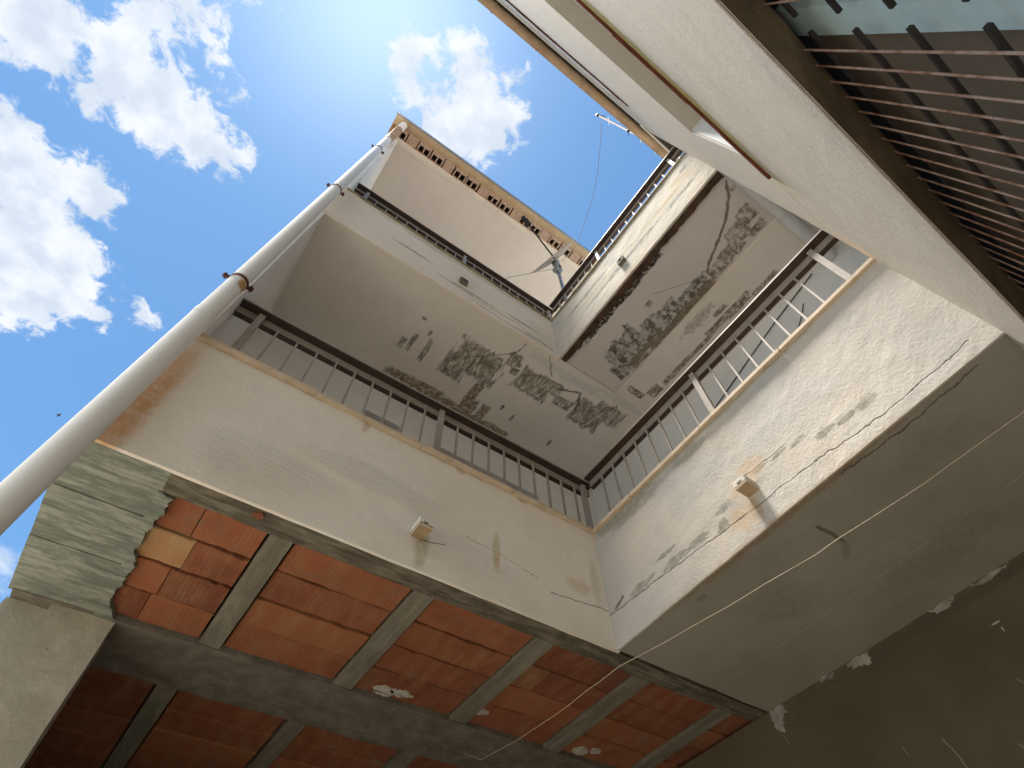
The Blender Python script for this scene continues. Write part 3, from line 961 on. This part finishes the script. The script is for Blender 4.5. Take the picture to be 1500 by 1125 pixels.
splat(ring(1.09, 2.62, 0.06, 0.045, 1, 17), 21, bco)
splat(ring(1.175, 2.60, 0.055, 0.03, 2, 15), 22, bco)
splat(ring(1.61, 2.545, 0.055, 0.032, 3), 23, bco)
splat(ring(2.34, 2.61, 0.06, 0.04, 4), 24, bco)
splat(ring(2.42, 2.57, 0.03, 0.03, 6), 25, bco)
MB().mat('terracotta').slab(ragged(ring(0.128, 1.80, 0.022, 0.02, 5), 0.003, 2, 3), Z1 - 0.006, Z1 + 0.02).build('clay_fragment', house)

# --- column and added unseen closing walls under the left wing
co = MB().mat('column_concrete')
co.rbox(-0.365, -0.125, 2.69, 2.95, 0, Z1 - 0.004, 0.06, 0.005)
coo = co.build('column', house)
cw = MB().mat('dark_wall')
cw.box(XE + 0.012, -0.367, 2.951, 5.0, 0, Z1 - 0.002)  # unseen dark side wall, added to keep light out of the bay
cw.mat('column_concrete').rbox(XE + 0.01, -0.367, 2.735, 2.95, 0, Z1 - 0.002, 0.08, 0.006)
cw.mat('dark_wall')
cw.box(XE, 2.9, 5.0, 5.2, 0, Z1)  # unseen back wall, added to darken the far ceiling
cw.build('wall', house)

# --- first floor: floor slabs, end wall, back walls, ceilings
fl = MB().mat('floor_screed')
fl.box(XE + 0.02, XB + 0.2, Y1 + 0.03, 3.2, Z1 + 0.201, Z1 + 0.27)
fl.box(X1 + 0.04, XB + 0.2, Y2 - 0.3, Y1 + 0.029, Z1 + 0.195, Z1 + 0.268)
fl.build('floor', house)
ew = MB().mat('inner_wall')
ew.rbox(XE, X0, Y1 + 0.003, 3.15, Z2 + 0.0, Z3 - 0.004, 0.08, 0.003)
ew.rbox(XE, X0, Y1 + 0.003, 3.15, Z4 + 0.0, 9.95, 0.08, 0.003)
ew.build('end_wall', house)

dz0, dz1 = Z1 + 0.27, 5.60
bk = MB().mat('inner_wall')
D = [(0.60, 0.93), (1.27, 2.45)]
xs = [XE] + [q for d in D for q in d] + [XB]
bk.box(XE, D[0][0], YB, YB + 0.2, dz0, Z3 - 0.002)
bk.box(D[0][1], D[1][0], YB, YB + 0.2, dz0, Z3 - 0.002)
bk.box(D[1][1], XB - 0.002, YB, YB + 0.2, dz0, Z3 - 0.002)
for d in D:
    bk.box(d[0], d[1], YB, YB + 0.2, dz1, Z3 - 0.002)
bko = bk.build('wall', house)
for d in D:
    dr = MB().mat('door_brown').box(d[0], d[1], YB + 0.06, YB + 0.1, dz0, dz1).build('balcony_door', house)
    w = d[1] - d[0]
    MB().mat('door_brown').box(d[0] + 0.06, d[1] - 0.06, YB + 0.045, YB + 0.058, dz1 - 0.5, dz1 - 0.08).build('door_panel', dr)
bl = MB().mat('skylit_wall').box(XB, XB + 0.2, Y2 - 0.6, YB + 0.2, dz0, Z3 - 0.002).build('wall', house)
for (pts, r) in (([(3.19, 1.62, 5.45), (3.19, 1.2, 5.62), (3.19, 0.82, 5.74), (3.19, 0.3, 5.9), (3.19, -0.21, 6.02)], 0.006),
                 ([(3.19, 0.25, 5.55), (3.19, 0.1, 5.70), (3.19, 0.02, 5.80)], 0.004),
                 ([(3.19, 2.2, 5.2), (3.19, 1.5, 5.2), (3.19, 1.0, 5.12), (3.19, 0.2, 5.05)], 0.005)):
    MB().mat('cable_grey').tube(pts, r, 6).build('wall_cable', bl)

# ceilings of the first floor
MB().mat('ceiling_left').rbox(XE + 0.02, XB, Y1 + 0.021, YB + 0.1, Z3 - 0.012, Z3 + 0.2, 0.1, 0.002).build('balcony_ceiling', house)
MB().mat('ceiling_left').rbox(X1 + 0.021, XB, Y1 - 0.005, Y1 + 0.019, Z3 - 0.026, Z3 + 0.2, 0.06, 0.004).build('balcony_ceiling', house)
cr_ = MB().mat('ceiling_right_far').box(X1 + 0.015, 2.59, Y2 - 0.35, 0.335, Z3 + 0.004, Z3 + 0.2)
cr_.mat('ceiling_right_near').box(X1 + 0.015, 2.59, 0.335, Y1 - 0.008, Z3 + 0.004, Z3 + 0.2)
cr_.build('balcony_ceiling', house)
MB().mat('ceiling_beam').rbox(2.592, XB, Y2 - 0.35, Y1 - 0.008, Z3 - 0.03, Z3 + 0.2, 0.1, 0.003).build('balcony_ceiling', house)
# exposed brown strip under the upper right parapet, torn inner edge
st = [(X1 + 0.021, Y2 + 0.0), (X1 + 0.10, Y2 + 0.0)]
rr = random.Random(9)
k = Y2
while k < Y1 - 0.02:
    k += rr.uniform(0.006, 0.07)
    st.append((X1 + 0.088 + rr.uniform(-0.006, 0.006) + (0.016 * noise.noise(Vector((k * 14, 0, 4))) if k > 0.4 else 0), k))
st += [(X1 + 0.021, Y1 - 0.01)]
eso = MB().mat('soffit_strip').slab(st, Z3 - 0.018, Z3 - 0.003).build('soffit_edge', house)

# --- top floor
MB().mat('floor_screed').box(XE + 0.02, XB + 0.2, Y1 + 0.21, 3.2, Z3 + 0.201, Z3 + 0.27).box(X1 + 0.21, XB + 0.2, Y2 - 0.6, Y1 + 0.2, Z3 + 0.201, Z3 + 0.269).build('floor', house)
tw = MB().mat('inner_wall').box(XE, XB + 0.2, YB, YB + 0.2, Z3 + 0.27, 9.95)
tw.build('wall', house)
ZC = 9.97
MB().mat('upper_ceiling').rbox(XE + 0.0, 3.15, Y1 + 0.04, YB + 0.2, ZC, ZC + 0.15, 0.2, 0.002).build('balcony_ceiling', house)
MB().mat('light_strip').rbox(XE - 0.02, 3.15, Y1 - 0.03, Y1 + 0.038, ZC - 0.01, ZC + 0.055, 0.1, 0.003).build('ceiling_trim', house)

# eave: a course of hollow bricks, a sloping boarded soffit, a thin gutter and the tiled roof
ev = MB().mat('eave_wood')
ev.hexa([(XE - 0.11, Y1 - 0.265, ZC + 0.17), (XE - 0.11, Y1 - 0.265, ZC + 0.21), (XE - 0.11, Y1 - 0.13, ZC + 0.187), (XE - 0.11, Y1 - 0.13, ZC + 0.23),
         (3.25, Y1 - 0.265, ZC + 0.17), (3.25, Y1 - 0.265, ZC + 0.21), (3.25, Y1 - 0.13, ZC + 0.187), (3.25, Y1 - 0.13, ZC + 0.23)])
evo = ev.build('eave', house)
MB().mat('cross_concrete').box(XE - 0.10, 3.2, Y1 + 0.0, Y1 + 0.1, ZC + 0.052, ZC + 0.19).build('eave_backing', evo)
bx = XE - 0.05
rr = random.Random(11)
i = 0
z0, z1 = ZC + 0.060, ZC + 0.185
while bx < 3.1:
    b = MB().mat('eave_brick')
    ya, yb = Y1 - 0.155 + rr.uniform(0, 0.008), Y1 - 0.002
    if i % 3 != 1:
        # hollow brick standing on end: two square bores open downwards
        L, wl, hw = 0.19, 0.02, 0.065
        b.box(bx, bx + L, ya, ya + 0.03, z0, z1)
        b.box(bx, bx + L, yb - 0.035, yb, z0, z1)
        for (p, q) in ((0, wl), (wl + hw, L - wl - hw), (L - wl, L)):
            b.box(bx + p, bx + q, ya + 0.0305, yb - 0.0355, z0, z1)
        b.mat('recess').box(bx + wl, bx + L - wl, ya + 0.031, yb - 0.036, z1 - 0.03, z1 - 0.001)
    else:
        L = 0.15
        b.box(bx, bx + L, ya, yb, z0, z1)
    b.build('eave_brick', evo)
    bx += L + rr.uniform(0.004, 0.03)
    i += 1
gt = MB().mat('grey_metal')
gt.box(XE - 0.125, 3.27, Y1 - 0.285, Y1 - 0.267, ZC + 0.165, ZC + 0.25)
gt.build('gutter', evo)
rf = MB().mat('roof_tile')
rf.hexa([(XE - 0.12, Y1 - 0.27, ZC + 0.26), (XE - 0.12, Y1 - 0.27, ZC + 0.33), (XE - 0.12, 5.2, ZC + 1.2), (XE - 0.12, 5.2, ZC + 1.27),
         (3.26, Y1 - 0.27, ZC + 0.26), (3.26, Y1 - 0.27, ZC + 0.33), (3.26, 5.2, ZC + 1.2), (3.26, 5.2, ZC + 1.27)])
rf.box(XE - 0.1, 3.25, Y1 - 0.08, 5.1, ZC + 0.192, ZC + 0.245)
rf.build('roof', house)


# --- railings
def railing(axis, fixed, a0, a1, zc, bars, posts, label):
    """zc: top of the coping. One railing: plank and tube as its own mesh, bars and posts as children"""
    zt = zc + 0.505
    b = MB()

    def bx(m, u0, u1, d0, d1, z0, z1):
        b.mat(m)
        if axis == 'x':
            b.box(u0, u1, fixed + d0, fixed + d1, z0, z1)
        else:
            b.box(fixed + d0, fixed + d1, u0, u1, z0, z1)
    bx('rail_shade_brown', a0, a1, -0.048, 0.045, zt + 0.072, zt + 0.088)  # plank in dark brown: the shade under the handrail put into its colour
    bx('rail_beige', a0, a1, -0.051, -0.0485, zt + 0.077, zt + 0.0885)
    bx('rail_beige', a0, a1, 0.0, 0.034, zt + 0.016, zt + 0.0715)
    bx('rail_shade_brown', a0, a1, 0.002, 0.033, zt + 0.010, zt + 0.0155)  # thin dark bar that paints in the shade under the tube
    o = b.build('railing', house)
    o['label'] = label
    z0 = zc - 0.004
    ms = MB().mat('rail_beige').box(-0.0055, 0.0055, -0.006, 0.006, 0, zt - z0 + 0.028).mesh('baluster')
    mp = MB().mat('rail_beige').box(-0.017, 0.017, -0.014, 0.014, 0, zt - z0 + 0.060).mesh('rail_post')
    for k, me in [(q, ms) for q in bars] + [(q, mp) for q in posts]:
        c = bpy.data.objects.new('baluster' if me is ms else 'rail_post', me)
        COL.objects.link(c)
        c.parent = o
        off = -0.0075 if me is ms else -0.0155
        loc = Vector((k, fixed + off, z0)) if axis == 'x' else Vector((fixed + off, k, z0))
        c.location = loc - house.location
        if axis == 'y':
            c.rotation_euler = (0, 0, math.pi / 2)
    return o


XR, YR = 2.0, 1.87
ZT1, ZT2 = Z2 + 0.03, Z4 + 0.03
lx = [-0.212 + 0.1172 * k for k in range(19)]
post1 = [-0.324, 0.833, 1.975]
bl_ = [q for q in lx if all(abs(q - p) > 0.05 for p in post1)]
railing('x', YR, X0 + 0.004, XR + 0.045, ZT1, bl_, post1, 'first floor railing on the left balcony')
ry = [1.675 - 0.1155 * k for k in range(17)] 
postr = [-0.215, 0.751]
br_ = [q for q in ry if all(abs(q - p) > 0.05 for p in postr)]
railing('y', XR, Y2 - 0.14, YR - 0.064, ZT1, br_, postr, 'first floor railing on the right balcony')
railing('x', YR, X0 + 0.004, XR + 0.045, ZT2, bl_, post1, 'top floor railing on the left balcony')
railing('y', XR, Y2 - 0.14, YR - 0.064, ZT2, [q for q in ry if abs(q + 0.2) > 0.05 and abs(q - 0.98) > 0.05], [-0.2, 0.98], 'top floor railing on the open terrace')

# ------------------------------------------------------------------ the house opposite with the grilled window
rh = thing('grilled_house', 'plain rendered house at the upper right with a barred ground floor window and rusty sills', 'house', (0.5, -0.7, 0))
YW0 = -0.72
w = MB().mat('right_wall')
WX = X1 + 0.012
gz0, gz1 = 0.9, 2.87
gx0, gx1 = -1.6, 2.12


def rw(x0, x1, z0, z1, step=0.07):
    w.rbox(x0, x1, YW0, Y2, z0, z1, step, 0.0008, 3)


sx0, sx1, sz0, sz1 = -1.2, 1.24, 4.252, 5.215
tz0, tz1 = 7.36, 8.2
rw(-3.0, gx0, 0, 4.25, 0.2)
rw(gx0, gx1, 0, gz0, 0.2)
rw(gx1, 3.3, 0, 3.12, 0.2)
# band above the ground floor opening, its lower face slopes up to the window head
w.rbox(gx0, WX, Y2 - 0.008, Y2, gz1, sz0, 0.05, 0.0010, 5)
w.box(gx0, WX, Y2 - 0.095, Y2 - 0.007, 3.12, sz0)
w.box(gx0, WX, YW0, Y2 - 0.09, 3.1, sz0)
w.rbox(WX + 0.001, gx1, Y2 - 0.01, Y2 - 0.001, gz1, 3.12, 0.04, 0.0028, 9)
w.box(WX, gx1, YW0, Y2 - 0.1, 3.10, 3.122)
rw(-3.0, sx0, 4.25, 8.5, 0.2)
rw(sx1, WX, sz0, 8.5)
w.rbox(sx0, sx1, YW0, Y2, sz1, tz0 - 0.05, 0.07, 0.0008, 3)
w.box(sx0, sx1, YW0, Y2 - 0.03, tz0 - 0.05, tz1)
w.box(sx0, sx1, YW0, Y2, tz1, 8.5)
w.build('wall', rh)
MB().mat('skylit_wall').box(WX, 3.19, YW0 - 0.3, Y2 - 0.25, 3.402, Z3 - 0.032).build('wall', rh)

li = MB().mat('rough_lintel')
for k in range(30):
    xa, xb = gx0 + (gx1 - gx0) * k / 30, gx0 + (gx1 - gx0) * (k + 1) / 30

    def zz(x):
        return 2.99 + 0.012 * noise.noise(Vector((x * 7, 1, 2))) + 0.045 * max(0, min(1, (x - 0.4)))
    li.hexa([(xa, Y2 - 0.10, zz(xa) - 0.0), (xa, Y2 - 0.10, zz(xa) + 0.1), (xa, Y2 - 0.004, gz1 - 0.002), (xa, Y2 - 0.004, gz1 + 0.1),
             (xb, Y2 - 0.10, zz(xb) - 0.0), (xb, Y2 - 0.10, zz(xb) + 0.1), (xb, Y2 - 0.004, gz1 - 0.002), (xb, Y2 - 0.004, gz1 + 0.1)])
li.build('lintel', rh)


def sill(x1, z, th, p, rr):
    b = MB().mat('rust')
    n = 24
    for k in range(n):
        xa, xb = -1.3 + (x1 + 1.3) * k / n, -1.3 + (x1 + 1.3) * (k + 1) / n
        d = rr.uniform(-0.002, 0.002)
        b.box(xa, xb, Y2 - 0.1, Y2 + p + d, z + d, z + th)
    return b.build('window_sill', rh)


rr = random.Random(4)
sill(1.366, 4.222, 0.029, 0.0145, rr)
sill(1.285, 7.335, 0.026, 0.012, rr)
sh = MB().mat('white_frame').box(sx0, sx1, Y2 - 0.028, Y2 - 0.014, tz0 + 0.003, tz1 - 0.004).build('window_shutter', rh)
# first floor window set back in its reveal
wf = MB().mat('white_frame')
wf.box(sx0, sx1, -0.70, -0.66, sz0, sz0 + 0.06).box(sx0, sx1, -0.70, -0.66, sz1 - 0.06, sz1).box(sx1 - 0.06, sx1, -0.70, -0.66, sz0 + 0.06, sz1 - 0.06)
wf.box(0.0, 0.06, -0.70, -0.66, sz0 + 0.06, sz1 - 0.06).box(sx0, sx0 + 0.06, -0.70, -0.66, sz0 + 0.06, sz1 - 0.06)
wfo = wf.build('window', rh)
MB().mat('window_glass').box(sx0 + 0.06, sx1 - 0.06, -0.69, -0.685, sz0 + 0.06, sz1 - 0.06).build('pane', wfo)
MB().mat('white_frame').box(sx1 - 0.012, sx1 - 0.001, -0.64, Y2 - 0.012, sz0 + 0.001, sz1 - 0.002).build('window_reveal', rh)

# ground floor window: teal frame, brown panel, dark glass above
gw = MB().mat('teal_paint')
gw.box(0.498, 0.585, -0.50, -0.455, gz0, 3.07)
gwo = gw.build('window', rh)
MB().mat('teal_paint').box(gx0, -1.5, -0.50, -0.455, gz0, 3.07).build('window_frame', gwo)
MB().mat('teal_green').box(1.885, 2.10, -0.515, -0.46, 2.2, 3.07).build('window_frame', gwo)
MB().mat('navy_dark').box(0.59, 1.88, -0.535, -0.53, 1.9, 3.07).build('pane', gwo)
MB().mat('window_glass').box(-1.5, 0.495, -0.535, -0.53, gz0, 3.07).build('pane', gwo)
MB().mat('shutter_brown').box(0.595, 1.88, -0.485, -0.47, 1.9, 3.03).build('shutter_panel', gwo)
MB().mat('navy_dark').box(gx0, gx1, -0.69, Y2 - 0.101, 3.075, 3.098).build('window_head', gwo)
MB().mat('recess').box(gx0, gx1, -0.70, -0.692, gz0, 3.25).build('window_back', gwo)

# two grilles side by side over the mullion
def grille(x0, x1, first, n, step, label):
    go_ = bpy.data.objects.new('window_grille', None)
    COL.objects.link(go_)
    go_.parent = rh
    go_['label'] = label
    r_ = random.Random(int(abs(x0) * 100) + 3)
    for k, z in enumerate([3.055, 2.895, 2.715, 2.550, 2.380, 2.21, 2.04, 1.87, 1.70, 1.53, 1.36, 1.19]):
        a, b = x0 + r_.uniform(-0.006, 0.006), x1
        MB().mat('black_iron').box(a, b, -0.431, -0.4225, z - 0.0055, z + 0.0055).build('grille_rail', go_)
    for k in range(n):
        x = first + step * k
        pts = [(x + r_.uniform(-0.0015, 0.0015), -0.4185, z) for z in (3.085, 2.7, 2.3, 1.9, 1.5, 1.0)]
        MB().mat('rust_bar').tube(pts, 0.0027, 8).build('grille_bar', go_)


grille(0.535, 2.10, 0.584, 27, 0.0553, 'window grille right of the teal mullion')
grille(-1.55, 0.488, -1.50, 36, 0.0553, 'window grille left of the teal mullion')

# eave and half-round gutter
ea = MB().mat('dark_gap')
ea.box(-3.0, 2.42, Y2 - 0.4, -0.235, 8.555, 8.60)
eao = ea.build('eave', rh)
gu = MB().mat('gutter_brown')
for k in range(12):
    t0, t1 = math.pi + math.pi * k / 12, math.pi + math.pi * (k + 1) / 12
    pts = []
    for (t, r) in ((t0, 0.05), (t1, 0.05), (t1, 0.046), (t0, 0.046)):
        pts.append((-3.0, -0.262 + math.cos(t) * r, 8.55 + math.sin(t) * r))
    gu.prism(pts, (5.38, 0, 0))
guo = gu.build('gutter', rh)
for x in (-0.22, 0.352, 0.955, 1.56, 2.15):
    b = MB().mat('gutter_brown')
    for k in range(12):
        t0, t1 = math.pi + math.pi * k / 12, math.pi + math.pi * (k + 1) / 12
        pts = [(x, -0.262 + math.cos(t) * r, 8.55 + math.sin(t) * r) for (t, r) in ((t0, 0.056), (t1, 0.056), (t1, 0.0505), (t0, 0.0505))]
        b.prism(pts, (0.022, 0, 0))
    b.build('gutter_bracket', guo)
rf2 = MB().mat('roof_tile')
rf2.hexa([(-3.0, -0.215, 8.605), (-3.0, -0.215, 8.66), (-3.0, -6.0, 10.0), (-3.0, -6.0, 10.06),
          (2.45, -0.215, 8.605), (2.45, -0.215, 8.66), (2.45, -6.0, 10.0), (2.45, -6.0, 10.06)])
rf2.build('roof', rh)
MB().mat('light_strip').tube([(1.75, -0.325, 8.35), (2.05, -0.30, 8.1), (2.3, -0.28, 7.9)], 0.012, 6).build('roof_strut', rh)
MB().mat('right_wall').box(WX + 0.002, 3.2, -0.62, -0.585, 6.3, 8.54).build('wall', rh)

# ------------------------------------------------------------------ downpipe
dp = thing('downpipe', 'thick off-white plastic downpipe with rusty clamps running up the left end of the house', 'downpipe', (-0.46, 1.68, 0))
P0, P1 = Vector((-0.452, 1.683, 0.0)), Vector((-0.532, 1.672, 9.35))


def pp(z):
    return P0 + (P1 - P0) * (z / 9.35)


MB().mat('pipe_plastic').tube([pp(z) for z in (0.0, 2.5, 3.98)], 0.0465, 28).build('pipe', dp)
MB().mat('pipe_plastic').tube([pp(z) for z in (3.975, 6.8, 9.3)], 0.0452, 28).build('pipe', dp)
MB().mat('pipe_plastic').tube([pp(z) for z in (3.93, 3.985)], 0.0478, 28).build('pipe_coupling', dp)
for z in (4.372, 6.50, 8.55):
    c = pp(z)
    cl = MB().mat('rust').tube([c + Vector((0, 0, -0.012)), c + Vector((0, 0, 0.012))], 0.049, 24)
    cl.box(c.x - 0.078, c.x - 0.047, c.y - 0.006, c.y + 0.006, z - 0.012, z + 0.012)
    cl.box(c.x + 0.047, c.x + 0.078, c.y - 0.006, c.y + 0.006, z - 0.012, z + 0.012)
    clo = cl.build('pipe_clamp', dp)
    for sg in (-0.066, 0.066):
        MB().mat('black_iron').tube([(c.x + sg, c.y - 0.018, z), (c.x + sg, c.y + 0.018, z)], 0.006, 6).build('clamp_bolt', clo)
e0 = pp(9.28)
MB().mat('clay_pipe').tube([e0, pp(9.45), pp(9.6) + Vector((0.01, -0.02, 0)), Vector((-0.51, 1.60, 9.85))], 0.052, 20).build('pipe_elbow', dp)
MB().mat('pipe_plastic').tube([Vector((-0.51, 1.605, 9.82)), Vector((-0.505, 1.575, 9.97)), Vector((-0.50, 1.562, 10.13))], 0.05, 20).build('pipe_outlet', dp)

# ------------------------------------------------------------------ dish on the terrace rail
DC = Vector((1.99, 1.57, 8.72))
AX = Vector((0.29280376, -0.94787525, 0.12569198)).normalized()
NO = -Vector((0.92014874, 0.24358488, -0.30658231)).normalized()
BX = NO.cross(AX).normalized()
di = thing('satellite_dish', 'beige satellite dish seen edge-on on a pole at the terrace corner', 'satellite dish', (2.0, 1.57, 7.0))
b = MB().mat('dish_paint')
rings = []
for i in range(7):
    r = 0.385 * i / 6
    dpt = 0.075 * (r / 0.385) ** 2
    rings.append([b.bm.verts.new(DC + AX * (math.cos(t) * r) + BX * (math.sin(t) * r) + NO * (dpt - 0.03))
                  for t in [2 * math.pi * k / 32 for k in range(32)]])
for a_, b_ in zip(rings[1:], rings[2:]):
    for k in range(32):
        f = b.face([a_[k], a_[(k + 1) % 32], b_[(k + 1) % 32], b_[k]])
        if f:
            f.smooth = True
cv = b.bm.verts.new(DC + NO * -0.03)
for k in range(32):
    b.face([cv, rings[1][k], rings[1][(k + 1) % 32]])
bmesh.ops.solidify(b.bm, geom=b.bm.faces[:], thickness=0.012)
b.build('reflector', di)
MB().mat('grey_metal').tube([(2.012, 1.585, 6.98), (2.012, 1.585, 8.55)], 0.02, 12).build('pole', di)
MB().mat('grey_metal').box(1.955, 2.05, 1.545, 1.625, 8.28, 8.36).box(1.97, 2.04, 1.55, 1.62, 8.50, 8.68).build('bracket', di)
LN = DC - NO * -0.0 + NO * 0.60
arm0 = DC - BX * 0.1 - NO * 0.05
MB().mat('black_iron').tube([DC - BX * 0.30 * (1 if BX.z > 0 else -1) + NO * 0.0, LN - Vector((0, 0, 0.03))], 0.011, 8).build('feed_arm', di)
MB().mat('black_iron').tube([LN - NO * 0.06, LN + NO * 0.04], 0.035, 12).tube([LN + NO * 0.04, LN + NO * 0.09], 0.025, 12).build('receiver_head', di)
MB().mat('rust').tube([DC - NO * 0.04, DC - NO * 0.10 + Vector((0, 0, -0.12)), (2.012, 1.585, 8.42)], 0.024, 8).build('mount', di)

wi = MB().mat('cable_grey').tube([(1.60, -0.085, 9.5), (1.70, 0.05, 9.46), (1.93, 0.41, 9.42), (2.1, 0.72, 9.42), (2.20, 1.02, 9.42), (2.26, 1.35, 9.2), (2.1, 1.55, 8.75)], 0.0035, 6).build('aerial_wire')
tag(wi, 'thin dark wire hanging across the sky between the aerial and the dish', 'wire')
tl = MB().mat('cable_grey').tube([(1.99, 1.60, 8.4), (1.5, 1.95, 8.1), (1.3, 2.3, 8.0), (1.1, 2.88, 7.7)], 0.003, 5).build('dish_wire')
tag(tl, 'thin wire running back from the dish mount into the top balcony', 'wire')

# ------------------------------------------------------------------ TV aerial on the far roof
ta = thing('tv_aerial', 'slender white television aerial sticking out past the gutter of the right-hand house', 'aerial', (3.3, -0.55, 8.6))
A0, A1 = Vector((1.78, -0.155, 11.0)), Vector((3.3, -0.47, 11.05))
MB().mat('aluminium').tube([A0, A1], 0.013, 8).build('boom', ta)
MB().mat('aluminium').tube([(3.2, -0.452, 8.4), (3.2, -0.452, 11.3)], 0.02, 10).build('mast', ta)
for t, ln, mt_ in ((0.0, 0.13, 'black_iron'), (0.13, 0.06, 'aluminium'), (0.36, 0.07, 'black_iron'), (0.5, 0.09, 'aluminium'), (0.65, 0.09, 'aluminium'), (0.8, 0.10, 'aluminium')):
    c = A0 + (A1 - A0) * t
    dv = Vector((0.12, 0.1, 0.0)).normalized() if t > 0 else Vector((0.9, -0.45, 0.0)).normalized()
    a_ = c - dv * (ln if t > 0 else 0.01)
    MB().mat(mt_).tube([a_, c + dv * ln], 0.006, 6).build('element', ta)
    if mt_ == 'black_iron':
        MB().mat(mt_).box(c.x - 0.02, c.x + 0.02, c.y - 0.02, c.y + 0.02, c.z - 0.025, c.z + 0.025).build('clamp', ta)

# ------------------------------------------------------------------ loose cable under the soffits and the ceiling pipe
pts = [(1.985, -0.33, 2.95), (1.968, -0.16, 2.905), (1.94, 0.2, 2.895), (1.905, 0.55, 2.90), (1.893, 0.65, 2.895), (1.84, 0.95, 2.897), (1.765, 1.35, 2.90), (1.705, 1.59, 2.90),
       (1.703, 1.70, 2.905), (1.70, 1.79, 2.905), (1.70, 1.95, 2.905), (1.70, 2.30, 2.93), (1.72, 2.7, 3.0), (1.74, 2.9, 3.12)]
sm = []
for i in range(len(pts) - 1):
    for k in range(4):
        t = k / 4
        a_, b_ = Vector(pts[i]), Vector(pts[i + 1])
        q = a_.lerp(b_, t)
        q += Vector((0.004 * noise.noise(q * 5), 0, 0.004 * noise.noise(q * 7 + Vector((3, 1, 2)))))
        sm.append(q)
sm.append(Vector(pts[-1]))
ca = MB().mat('cable_white').tube(sm, 0.0017, 7).build('cable')
tag(ca, 'thin pale cable strung below the right-hand concrete soffit towards the clay block ceiling', 'cable')

wp = thing('ceiling_pipe', 'white plastic pipe running under the stained first floor ceiling beside the right-hand house', 'pipe', (2.6, -0.42, 5.98))
MB().mat('white_frame').tube([(1.9, -0.40, 6.02), (2.6, -0.405, 6.01), (3.19, -0.41, 6.0)], 0.055, 16).build('pipe', wp)
MB().mat('white_frame').tube([(2.33, -0.403, 6.013), (2.39, -0.403, 6.013)], 0.06, 16).build('pipe_coupling', wp)

# a bird far above the pipe
BC = Vector((-9.36, 28.05, 28.08))
bird = thing('bird', 'tiny dark bird gliding in the blue sky left of the downpipe', 'bird', tuple(BC))
bdir = Vector((0.8, 0.3, -0.1)).normalized()
bsd = Vector((-0.3, 0.8, 0.1)).normalized()
MB().mat('black_iron').tube([BC - bdir * 0.10, BC - bdir * 0.04, BC + bdir * 0.03, BC + bdir * 0.09], 0.03, 8, True, 0.015).build('body', bird)
for sg in (-1, 1):
    wpts = [BC + bdir * 0.05, BC + bsd * sg * 0.10 + bdir * 0.06 + Vector((0, 0, 0.03)), BC + bsd * sg * 0.2 - bdir * 0.03, BC + bsd * sg * 0.09 - bdir * 0.02 + Vector((0, 0, 0.02)), BC - bdir * 0.04]
    MB().mat('black_iron').prism(wpts, (0, 0, 0.006)).build('wing', bird)
